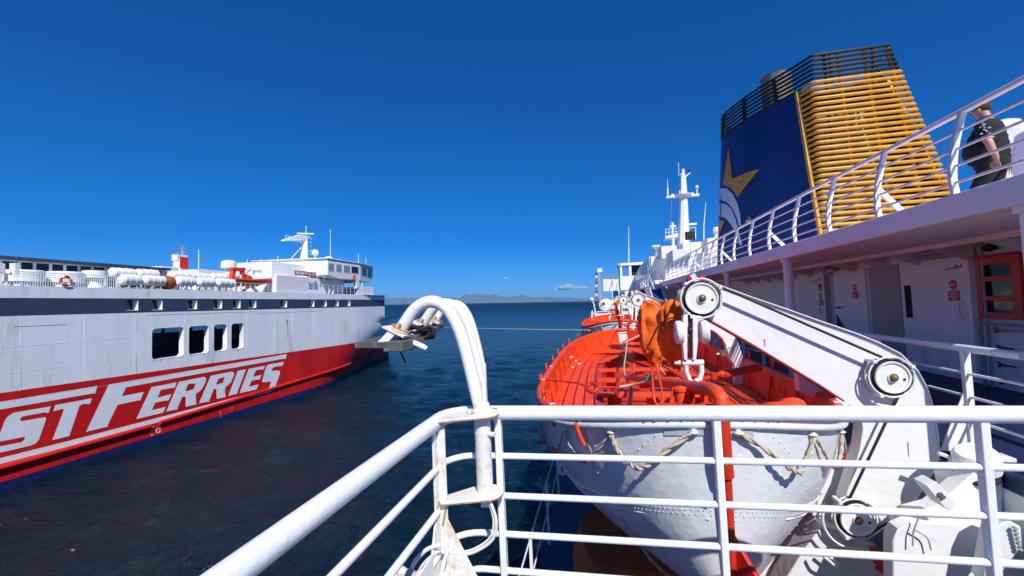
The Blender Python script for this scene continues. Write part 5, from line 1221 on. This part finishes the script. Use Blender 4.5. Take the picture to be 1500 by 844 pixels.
    m = M(); m.torus(D(1205, 632, 5.05), (0, 1, 0), .06, .018, 12, 6); m.cyl(D(1222, 585, 5.0), D(1240, 596, 5.0), .03, n=8); part('stop_lug', m, W, T)
    # head fittings
    m = M()
    for dx in (-9, 8): m.ball(D(1020+dx, 409.5, 5.05), .045, 12)
    part('red_float', m, RED, T); m = M(); m.bar(D(1014, 402, 5.02), D(1024, 418, 5.0), .05, .05); part('head_lug', m, W, T)
    m = M(); m.cyl(D(998, 425, 4.95), D(998, 440, 4.95), .045, n=12); m.cyl(D(1003, 430, 4.95), D(1003, 446, 4.95), .03, n=10); part('span_roller', m, mat('cream_paint', (.72, .66, .45), .45) if 'cream_paint' not in MATS else MATS['cream_paint'], T)
    m = M(); m.tube(smooth_path([D(996, 432, 5.0), D(985, 440, 5.8), D(968, 444, 7.5), D(945, 444, 11)], 5), .014, 6); part('span_wire', m, ROPE, T)
    return T
DV = davit()
def fall_block():
    c = D(1011, 490); T = thing('fall_block', 'large white lifting block with shackle beside the orange canvas sleeves', 'block', D(1011, 455), 'lifting blocks')
    m = M()
    for dx in (-1, 1): m.prism([D(u, v, 4.87) for u, v in ((1011+dx*4, 460), (1011+dx*10, 462), (1011+dx*11.5, 500), (1011+dx*9, 527), (1011+dx*4, 529))], (0, .10, 0))
    part('cheek_plate', m, W, T, bev=.006)
    m = M(); m.span((c.x-.022, 4.89, D(0, 527).z if 0 else D(1011, 522).z), (c.x+.022, 4.96, D(1011, 462).z)); m.cyl((c.x-.03, 4.925, c.z+.05), (c.x+.03, 4.925, c.z+.05), .045, n=22); part('inner_pulley', m, BLK, T)
    for s in (-1, 1):
        m = M(); m.lathe([(.02, 0), (.115, .0), (.125, .02), (.125, .06), (.11, .075), (.02, .08)], (c.x+s*.088, 4.925, c.z+.03), (s, 0, 0), 26); part('side_disc', m, W, T)
    m = M(); m.tube([D(1011, 440)+Vector((0, -.07, 0)), D(1011, 462)+Vector((0, -.07, 0))], .013, 6); m.tube([D(1020, 455)+Vector((0, -.07, 0)), D(1016, 465)+Vector((0, -.07, 0))], .013, 6); part('fall_wire', m, WIRE, T)
    m = M(); zt = D(1011, 530).z; m.cyl((c.x-.11, 4.92, zt), (c.x+.10, 4.92, zt), .032, n=12); m.cyl((c.x-.13, 4.92, zt), (c.x-.19, 4.92, zt), .03, .012, n=10)
    zb = D(1011, 556).z
    for s in (-1, 1): m.tube([(c.x+s*.075, 4.92, zt), (c.x+s*.078, 4.92, (zt+zb)/2), (c.x+s*.05, 4.92, zb), (c.x, 4.92, zb-.03)], .026, 10)
    part('shackle', m, W, T, sharp=60)
    m = M(); m.torus((c.x+.02, 4.92, zb-.05), (1, 0, 0), .06, .022, 16, 8); part('link', m, W, T, sharp=80)
    return T
FBK = fall_block()
def cover(pts, y, thick, lab, seed):
    # hanging canvas sleeve: outline given as (v, left, right)
    rs = random.Random(seed); T = thing('canvas_sleeve', lab, 'canvas cover', SP((pts[0][1]+pts[0][2])/2, pts[0][0], Y=y), 'orange canvas sleeves on the falls')
    m = M(); n = 44; k = 40
    def fn(i, j):
        q = j/(k-1); x = q*(len(pts)-1); a = min(int(x), len(pts)-2); f = x-a; v, l, r = [pts[a][z]*(1-f)+pts[a+1][z]*f for z in range(3)]
        A, B = SP(l, v, Y=y), SP(r, v, Y=y); c = (A+B)/2; hw = (B-A).length/2; th = 2*math.pi*i/n
        e = .55; ct, st = math.cos(th), math.sin(th); d = thick*(.35+.65*math.sin(math.pi*min(1, .12+q*1.0)))
        w = 1+.08*math.sin(9*q*3+th*2+seed)+.09*math.sin(th*7+1.5*math.sin(q*4+seed))+.06*math.sin(17*q+3*th)+.05*math.sin(th*5+q*6+seed*2)+.05*math.sin(23*q-th*4)+.05*math.sin(th*9+2*math.sin(q*5+seed))
        return c+Vector((math.copysign(abs(ct)**e, ct)*hw*w, math.copysign(abs(st)**e, st)*d*w, .012*math.sin(th*3+q*9)))
    m.grid(fn, n, k, True); part('canvas', m, OC, T, sharp=80)
    m = M(); L = []
    for j in range(3, k-1, 2):
        p = fn(int(n*.90), j); L.append(p+Vector((.012+rs.uniform(-.008, .008), -.012, 0)))
    m.tube(smooth_path(L, 3), .007, 6); part('lacing', m, ROPE, T, sharp=80)
    m = M(); L2 = [p+Vector((-.006, .002, 0)) for p in L]
    m.tube(smooth_path([L[-1], L[-1]+Vector((.02, -.02, -.06)), L[-1]+Vector((.05, -.03, -.10)), L[-1]+Vector((.04, 0, -.14))], 4), .007, 6); part('loose_end', m, ROPE, T, sharp=80)
    return T
CV1 = cover([(441, 945, 957), (447, 939, 966), (460, 936, 969), (480, 937, 968), (500, 939, 966), (520, 945, 968), (532, 953, 966), (538, 958, 963)], 6.3, .17, 'slimmer orange canvas sleeve hanging behind the broader laced one', 3)
CV2 = cover([(440, 975, 988), (447, 968, 995), (460, 966, 998), (485, 965, 1001), (505, 967, 1003), (522, 974, 1004), (534, 982, 1003), (541, 988, 1001)], 5.5, .19, 'broad laced orange canvas sleeve hanging beside the white lifting block', 1)

# arched bracket over the gunwale
T = thing('arch_bracket', 'white arched bracket over the lifeboat gunwale beneath the davit arm', 'bracket', SP(1080, 525, Y=8.5)); Y_ = 8.5
m = M(); m.prism([SP(u, v, Y=Y_) for u, v in ((1000, 458), (1018, 460), (1036, 464), (1056, 472), (1072, 485), (1081, 500), (1086, 515), (1092, 535), (1092, 640), (1078, 640), (1076, 535), (1066, 522), (1064, 508), (1058, 496), (1048, 487), (1034, 480), (1018, 476), (1000, 474))], (0, .16, 0)); part('arch', m, W, T, bev=.01)
m = M(); m.prism([SP(u, v, Y=Y_-.02) for u, v in ((1064, 508), (1082, 502), (1082, 504.5), (1064, 511))], (0, .18, 0)); part('stiffener', m, W, T)
m = M(); m.prism([SP(u, v, Y=Y_-.015) for u, v in ((1064, 506), (1058, 495), (1048, 486), (1034, 479), (1034, 481), (1048, 488), (1057, 497), (1062, 508))], (0, .19, 0)); part('edge_strip', m, MATS['davit_edge_oxide'], T)
m = M(); p = SP(1060, 517, Y=Y_-.1); m.box(p, (.12, .12, .1)); m.cyl(p+Vector((-.12, 0, -.02)), p+Vector((.05, 0, -.02)), .03, n=10); part('latch', m, STL, T)
# winch beside the davit foot
T = thing('boat_winch', 'angular white winch casing with motor drum beside the davit foot', 'winch', D(1400, 840, 4.2))
def pr(L, y, d, nm, mm=W, bv=.01): m = M(); m.prism([SP(u, v, Y=y) for u, v in L], (0, d, 0)); return part(nm, m, mm, T, bev=bv)
pr([(1308, 792), (1316, 775), (1340, 765), (1470, 772), (1474, 800), (1474, 1000), (1310, 1000)], 4.35, .14, 'gear_case')
m = M(); A = [SP(u, v, Y=4.0) for u, v in ((1308, 792), (1320, 800), (1396, 803), (1440, 790), (1470, 772))]
pr([(1318, 772), (1332, 752), (1370, 742), (1430, 690), (1470, 690), (1468, 800), (1396, 802), (1330, 798)], 4.5, .16, 'upper_case')
pr([(1386, 700), (1434, 665), (1490, 672), (1493, 708), (1472, 736), (1450, 780), (1400, 760)], 4.72, .16, 'brake_case')
m = M(); c = SP(1432, 680, Y=4.62); m.lathe([(.05, -.08), (.13, -.07), (.16, -.03), (.16, .09), (.13, .13), (.04, .14)], c, (-.25, -.25, 1), 28); part('motor_drum', m, W, T, sharp=30)
m = M(); c = SP(1432, 698, Y=4.6); m.lathe([(.13, 0), (.15, .01), (.15, .03), (.13, .04)], c, (-.25, -.25, 1), 24); part('drum_seal', m, BLK, T)
m = M(); m.prism([SP(u, v, Y=4.25) for u, v in ((1357, 712), (1372, 706), (1402, 738), (1392, 748), (1383, 744))], (0, .16, 0)); part('guide_bracket', m, W, T, bev=.006)
m = M()
for u, v in ((1378, 724), (1382, 728)): m.cyl(SP(u, v, Y=4.23), SP(u, v, Y=4.26), .016, n=8)
part('bolt', m, STL, T)
m = M(); m.tube(smooth_path([SP(1374, 664, Y=4.7), SP(1386, 668, Y=4.7), SP(1396, 674, Y=4.7)], 3), .018, 8); part('crank', m, W, T)
pr([(1455, 775), (1478, 762), (1496, 772), (1498, 800), (1475, 830), (1450, 860), (1440, 850)], 4.1, .12, 'rear_case')
m = M(); c = SP(1490, 790, Y=4.0)
for k in range(6): m.bar(SP(1484+k*1.5, 772+k*6, Y=4.07), SP(1489+k*1.5, 776+k*6, Y=4.07), .02, .02)
part('vent_rib', m, GRY, T)
m = M(); m.span((2.3, 4.4, DZ-2.1), (4.3, 5.9, -2.85)); m.span((2.9, 5.35, -2.85), (3.25, 5.8, -1.9)); solo('winch_base', m, W, 'white steel foundation block under the winch and davit foot', 'base', loc=(2.9, 4.6, -3.7), bev=.015)
m = M(); m.tube(smooth_path([SP(1345, 760, Y=4.3), SP(1338, 780, Y=4.3), SP(1337, 800, Y=4.3)], 4), .006, 6); m.tube(smooth_path([SP(1340, 776, Y=4.3), SP(1358, 788, Y=4.3), SP(1364, 806, Y=4.3)], 4), .006, 6); part('cable', m, GRY, T)
# orange raft cover on the deck below and low edge rail
m = M(); p0, p1 = SP(834, 757, Y=6.4), SP(955, 770, Y=6.4); zf = -3.70
def rc(i, j):
    a = 2*math.pi*i/40; q = j/9; e = .55; ca, sa = math.cos(a), math.sin(a); w = 1-.10*max(0, q-.7)/.3+.02*math.sin(a*7+q*5)
    return Vector((.55+math.copysign(abs(ca)**e, ca)*1.05*w, 6.1+math.copysign(abs(sa)**e, sa)*.95*w, zf+.62*q+.02*math.sin(a*4)))
m.grid(rc, 40, 10, True); m.f.append(tuple(i*10+9 for i in range(40))); m.mi.append(0)
solo('canvas_box', m, OF, 'square orange canvas covered box on the boat deck below the lifeboat', 'cover', loc=(.55, 6.1, zf))
t = thing('edge_rail', 'low white edge rail with thin wire on the boat deck below', 'railing', (-.95, 5, zf)); 
for y in (3.6, 5.2, 6.8, 8.4, 10, 12, 14, 16.5, 19): m = M(); m.bar((-.95, y, zf), (-.95, y, zf+.95), .035, .035, (0, 1, 0)); part('post', m, W, t)
for z in (.5, .93): m = M(); m.tube([(-.95, 3.5, zf+z), (-.95, 30, zf+z)], .010, 6); part('wire', m, W, t)
t = thing('ladder_rail', 'thin slanting white rails on the boat deck behind the lifeboat stern', 'railing', (2.2, 6.5, zf))
for k in range(4): m = M(); m.tube([SP(1120+9*k, 790-2*k, Y=6.6), SP(1150+14*k, 850, Y=5.4)], .012, 6); part('rail', m, W, t)

# the second boat, the far davits and their gear are copies
copy_thing(LB, (0, 15.2, 0), 'smaller looking second orange lifeboat hanging ahead of the big one')
copy_thing(DV, (0, 7.6, 0), 'white davit arm at the forward end of the big lifeboat')
copy_thing(DV, (0, 15.2, 0), 'white davit arm at the near end of the second lifeboat')
copy_thing(DV, (0, 21.9, 0), 'farthest white davit arm at the forward end of second lifeboat')
copy_thing(FBK, (0, 7.6, 0), 'white lifting block over the forward end of the big lifeboat')
copy_thing(FBK, (0, 15.2, 0), 'small white lifting block over the near end of second lifeboat')
copy_thing(CV2, (0, 15.4, 0), 'small distant orange canvas sleeve hanging over the second lifeboat')

# ================================================================ FORWARD PART OF OUR SHIP
def bx(u0, v0, u1, v1, y, d, mm, nm, par, bv=.01):
    a, b = SP(u0, v0, Y=y), SP(u1, v1, Y=y); m = M(); m.span((a.x, y, min(a.z, b.z)), (b.x, y+d, max(a.z, b.z))); return part(nm, m, mm, par, bev=bv)
H = thing('forward_deckhouse', 'bright white forward deckhouse below the mast with open bridge wing', 'deckhouse', (6, 37, .86))
a, b = SP(953, 376, Y=36), SP(953, 420, Y=36); X0 = a.x; zt = a.z
m = M(); m.prism([(X0, 36, .861), (X0, 52, .861), (X0, 52, zt-.55), (X0, 45, zt), (X0, 36, zt)], (12, 0, 0)); part('house', m, W, H, bev=.02)
bx(968.5, 361, 992, 377, 34.6, 1.6, W, 'locker', H); bx(985, 366, 1010, 390, 31, 3, W, 'house_step', H)
m = M(); y = 52; A, B = SP(907, 386, Y=y), SP(927, 404, Y=y); x0, x1, z1, z0 = A.x, B.x, A.z, B.z
m.span((x0-.1, y-.1, z1-.28), (x1+1.2, y+3.5, z1)); m.span((x0, y, z0-1.6), (x1+1.2, y+3.2, z0))
for x, yy in ((x0+.15, y+.1), (x1-.25, y+.1), (x0+.15, y+3.1), (x1, y+3.1)): m.span((x-.13, yy-.1, z0+.001), (x+.13, yy+.1, z1-.281))
part('bridge_wing', m, FS, H); m = M(); m.span((x1-.2, y+.6, z0+.001), (x1+1.1, y+2.6, z1-.29)); part('wing_window', m, GL, H)
for k in range(6): m = M(); yy = 37.5+2.2*k; m.span((X0-.03, yy, 2.0), (X0, yy+1.0, 2.8)); part('window', m, GL2, H)
m = M(); m.tube([(X0-.05, 36.2, zt), (X0-.05, 36.2, -1.6)], .07, 6); part('down_pipe', m, W, H)
# ledge bulwark, dark doorway, stairs
m = M(); m.span((2.6, 46.5, .3), (3.3, 60, .88)); m.span((3.36, 28, DZ), (3.5, 34, .618)); 
t = thing('forward_bulwark', 'white bulwark plating beside the forward deck railing', 'bulwark', (3, 47, .3)); part('plate', m, W, t)
m = M(); a, b = SP(926, 423, Y=33), SP(955, 445, Y=33); m.span((a.x, 34.2, DZ-.6), (6, 34.4, .60)); w = solo('forward_bulkhead', m, W, 'shaded bulkhead under the forward deck with a dark red doorway', 'wall', loc=(3, 34.2, DZ))
m = M(); a, b = SP(938, 424, Y=34), SP(953, 443, Y=34); m.span((a.x, 34.12, b.z), (b.x, 34.195, a.z)); ORG[w.name] = Vector(w.location); part('doorway', m, mat('doorway_red', (.10, .012, .012), .6), w)
def stair(u0, u1, vt, vb, y, lab):
    t = thing('stair', lab, 'stairs', SP((u0+u1)/2, vb, Y=y), 'blue stairs on the forward deck'); a, b = SP(u0, vt, Y=y), SP(u1, vb, Y=y); n = 8; z0, z1 = b.z, a.z
    bx(u0, vt-4, u1, vt, y+2.02, .05, YEL, 'top_panel', t, 0)
    for k in range(n):
        z = z0+(z1-z0)*k/n; m = M(); m.span((a.x, y+.25*k, z), (b.x, y+.25*k+.24, z+.05)); m.span((a.x, y+.25*k+.2, z+.051), (b.x, y+.25*k+.23, z+(z1-z0)/n-.002)); part('tread', m, STB, t)
    for x in (a.x-.06, b.x+.06):
        m = M(); m.bar((x, y-.2, z0-.1), (x, y+2.0, z1), .05, .25); m.tube([(x, y-.2, z0+.9), (x, y+2.0, z1+.9)], .025, 6); part('stringer', m, W, t)
stair(959, 976, 422.5, 446, 26.2, 'blue stair with yellow top panel next to the deckhouse pipe')
stair(898, 907, 425.5, 440, 46, 'small far blue stair with yellow top panel beside the white screen')
S = thing('wing_screen', 'white bulwark screen with glass windbreak left of the bridge wing', 'screen', SP(895, 426, Y=48))
bx(883, 409, 907, 426, 48, .4, W, 'panel', S)
for u in (885, 892, 899): bx(u, 403, u+6, 408.8, 48, .06, GL2, 'windbreak_pane', S, 0)
bx(896.3, 410.5, 897.6, 420, 47.9, .08, RED, 'red_pole', S, 0)
P = thing('tall_post', 'tall grey and white boxy post at the ship side near the rafts', 'post', SP(878, 440, Y=38))
bx(875.5, 397, 881.5, 446, 38, .35, GRY, 'post', P); bx(874.8, 393.5, 882.3, 399, 37.95, .5, W, 'cap', P)
for k in range(9): bx(872, 400+k*4.4, 875.4, 402.2+k*4.4, 38.05, .3, (BLK, W, RED)[k % 3], 'rung', P, 0)
def raft2(u, v, y, r, lab):
    c = SP(u, v, Y=y); t = thing('raft_canister', lab, 'life raft', c-Vector((0, 0, r)), 'white raft canisters on our ship'); L = 1.5
    m = M(); m.lathe([(.05, 0), (r*.55, .03), (r*.9, .12), (r, .28), (r, L*.48), (r*1.06, L*.49), (r*1.06, L*.52), (r, L*.53), (r, L-.28), (r*.8, L-.08), (.1, L)], c, (.25, 1, .0), 24); part('canister', m, W, t)
    m = M(); d = Vector((.25, 1, 0)).normalized(); m.torus(c+d*.30, d, r*1.0, .02, 24, 6); m.bar(c+Vector((-r*.9, -.02, .12)), c+Vector((r*.9, .05, -.1)), .02, .07); m.torus(c+d*1.1, d, r*1.0, .02, 24, 6); part('strap', m, GRY, t)
    m = M(); m.box(c+Vector((0, .0, r*.25)), (.16, .1, .18)); part('label_plate', m, BLK, t)
    m = M(); m.bar(c+Vector((-r, .5, -r*1.3)), c+Vector((r, .5, -r*1.3)), .1, .1); m.bar(c+Vector((-r*.8, .5, -r*1.3)), c+Vector((-r*.4, .5, -r*.8)), .08, .08); m.bar(c+Vector((r*.8, .5, -r*1.3)), c+Vector((r*.4, .5, -r*.8)), .08, .08); part('cradle', m, GRY, t)
raft2(884.5, 447, 33, .45, 'white raft canister seen end on below the tall grey post')
raft2(901, 446.5, 33.4, .45, 'white raft canister seen end on beside the small orange sleeve')
G = thing('raft_platform', 'white platform with open side rails holding the raft canisters', 'platform', SP(885, 468, Y=32))
bx(866, 460.5, 925, 463, 32, 4, W, 'shelf', G, 0); bx(870, 463.2, 925, 471, 32.3, 3, W, 'base', G, 0)
m = M(); a, b = SP(866.5, 457, Y=32), SP(866.5, 470, Y=32)
for k in range(4): z = b.z+(a.z-b.z)*k/3; m.tube([(a.x, 32, z), (a.x+.25, 32, z)], .03, 6); m.tube([(a.x, 32, z), (a.x, 36, z)], .03, 6)
m.tube([a, b], .035, 6); m.tube([(a.x, 36, a.z), (a.x, 36, b.z)], .035, 6); m.tube([SP(866.5, 457, Y=32), SP(925, 456, Y=32)], .03, 6); part('rail', m, W, G)
m = M(); m.tube(smooth_path([SP(872, 460, Y=31.8), SP(870, 446, Y=31.8), SP(867, 440, Y=31.8), SP(866, 437, Y=31.8)], 4), .05, 8); m.ball(SP(866.5, 439, Y=31.8), .17, 10); part('davit_light', m, W, G)
# mast
T = thing('signal_mast', 'tall tapering white signal mast with crosstrees and radar platforms', 'mast', SP(1001, 380, Y=50))
y = 50; P = lambda u, v, yy=y: SP(u, v, Y=yy)
m = M(); m.tube([P(1001, 382), P(1001.5, 345), P(1001.2, 288), P(1000.6, 262), P(1000.5, 255)], [.70, .60, .42, .32, .24], 8); part('pole', m, W, T, sharp=30)
m = M(); a, b = P(975.5, 289.5), P(1024, 286); m.bar(a, b, .5, .22); part('crosstree', m, W, T, bev=.03); m = M(); m.lathe([(.9, 0), (.95, .12), (.6, .2)], P(1001, 287), n=12); part('ring', m, W, T)
m = M(); m.tube([P(978, 289), P(978, 276)], .09, 6); m.tube([P(1021, 286), P(1021, 276)], .07, 6); m.ball(P(1021, 274), .2, 8); m.tube([P(978, 276), P(977.6, 263)], .035, 5); m.tube([P(1001, 262), P(1011, 253)], .07, 6); m.tube([P(1001, 258), P(996, 255)], .06, 6); m.tube([P(1000.5, 256), P(1000.5, 248)], .16, 6); m.tube([P(994.5, 258), P(993.8, 238)], .03, 5)
m.ball(P(985, 286.5), .2, 8); m.ball(P(1014, 284.5), .2, 8); m.tube([P(996, 288), P(996, 278)], .1, 6); part('aerial', m, W, T)
m = M(); m.ball(P(1009.5, 250), .14, 8); m.ball(P(996, 277), .13, 8); m.ball(P(985.5, 286), .14, 6); part('mast_lamp', m, BLK, T)
m = M(); m.prism([P(975, 349), P(995, 347), P(995, 341), P(983, 344), P(975, 346)], (0, 2.2, 0)); m.tube([P(986, 349), P(986, 362)], .16, 6); m.tube([P(985, 344), P(985, 326)], .12, 6); m.bar(P(981, 332), P(990, 331), .1, .2); part('radar_platform', m, W, T)
m = M()
for v in (336, 341): m.tube([P(975, v+2), P(975, v)], .04, 5); m.tube([P(975, v), P(994, v-2)], .03, 5)
for u in (975, 980, 990): m.tube([P(u, 347), P(u, 335)], .03, 5)
m.tube([P(1006, 335), P(1019, 333)], .04, 5); m.tube([P(1006, 344), P(1019, 343)], .04, 5); m.tube([P(1019, 333), P(1019, 350)], .04, 5); m.bar(P(1007, 329), P(1020.5, 328), .2, .2); part('platform_rail', m, W, T)
m = M(); m.tube([P(984, 293), P(981, 345)], .02, 4); m.tube([P(996, 290), P(996, 372)], .02, 4); part('stay', m, GRY, T)
y2 = 33
t = thing('floodlight', 'black rectangular floodlight on a bent white pole before the mast', 'floodlight', SP(1015, 380, Y=y2)); m = M(); m.tube(smooth_path([SP(1011.5, 352, Y=y2), SP(1012.5, 372, Y=y2), SP(1016, 381, Y=y2), SP(1018, 392, Y=y2)], 4), .06, 8); part('pole', m, W, t); bx(1004, 339.5, 1018.5, 350.5, y2-.2, .25, BLK, 'lamp_head', t, .02)
t = thing('scanner', 'small white radar scanner bar on a stubby post on the deckhouse', 'radar', SP(961, 374, Y=37)); bx(955.5, 359.5, 967, 361.3, 37, .25, W, 'bar', t, 0); m = M(); m.cyl(SP(960.5, 361, Y=37.1), SP(960.5, 377, Y=37.1), .13, n=8); m.box(SP(960.5, 364, Y=37.1), (.35, .35, .25)); part('post', m, GRY, t)
for (u, v0, v1, yy, lab) in ((921, 332, 386, 50, 'thin white whip aerial above the bridge wing'), (1031, 296, 365, 45, 'thin white whip aerial between mast and blue funnel')):
    m = M(); m.tube([SP(u, v1, Y=yy), SP(u, (v0+v1)/2, Y=yy), SP(u+(0 if u < 1000 else 3), v0, Y=yy)], [.07, .05, .02], 6); solo('whip_aerial', m, W, lab, 'aerial', loc=SP(u, v1, Y=yy))
t = thing('upper_lockers', 'small white boxes standing left of the blue funnel foot', 'locker', SP(1046, 365, Y=34)); bx(1036, 349, 1062, 372, 34, 2, W, 'box', t); m = M(); m.ball(SP(1049.5, 338, Y=34.5), .3, 10); m.cyl(SP(1049.5, 340, Y=34.5), SP(1049.5, 350, Y=34.5), .2, n=8); part('dome', m, W, t)
bx(1000, 356, 1040, 380, 40, 4, FS, 'house_block', t)
# mooring line between the ships
a = HM @ SP(864, 484, Y=19); b = WP(575, 473, X=-53); L = [a.lerp(b, k/24)-Vector((0, 0, .9*4*(k/24)*(1-k/24)*.35)) for k in range(25)]
FRAME[0] = 'W'; m = M(); m.tube(L, .028, 6); solo('mooring_line', m, MATS['cream_paint'], 'long pale rope stretched over the water between the two ships', 'rope', loc=a)

# ================================================================ heel of our own ship
H4 = HM.to_4x4()
for o in OWN: o.matrix_world = H4 @ Matrix.Translation(o.location) @ o.rotation_euler.to_matrix().to_4x4() @ Matrix.Diagonal(o.scale).to_4x4()

# ================================================================ air
hz = M(); hz.span((-45000, -45000, SEA-90), (45000, 45000, 1000))
hm = bpy.data.materials.new('sea_haze'); hm.use_nodes = True; ht = hm.node_tree; ht.nodes.clear()
ho = ht.nodes.new('ShaderNodeOutputMaterial'); hv = ht.nodes.new('ShaderNodeVolumePrincipled')
hv.inputs['Color'].default_value = (.34, .66, 1.0, 1); hv.inputs['Density'].default_value = HAZE
ht.links.new(hv.outputs[0], ho.inputs['Volume'])
FRAME[0] = 'W'
h = solo('haze', hz, hm, None, None, loc=(0, 0, 0), kind='stuff', flip=True)
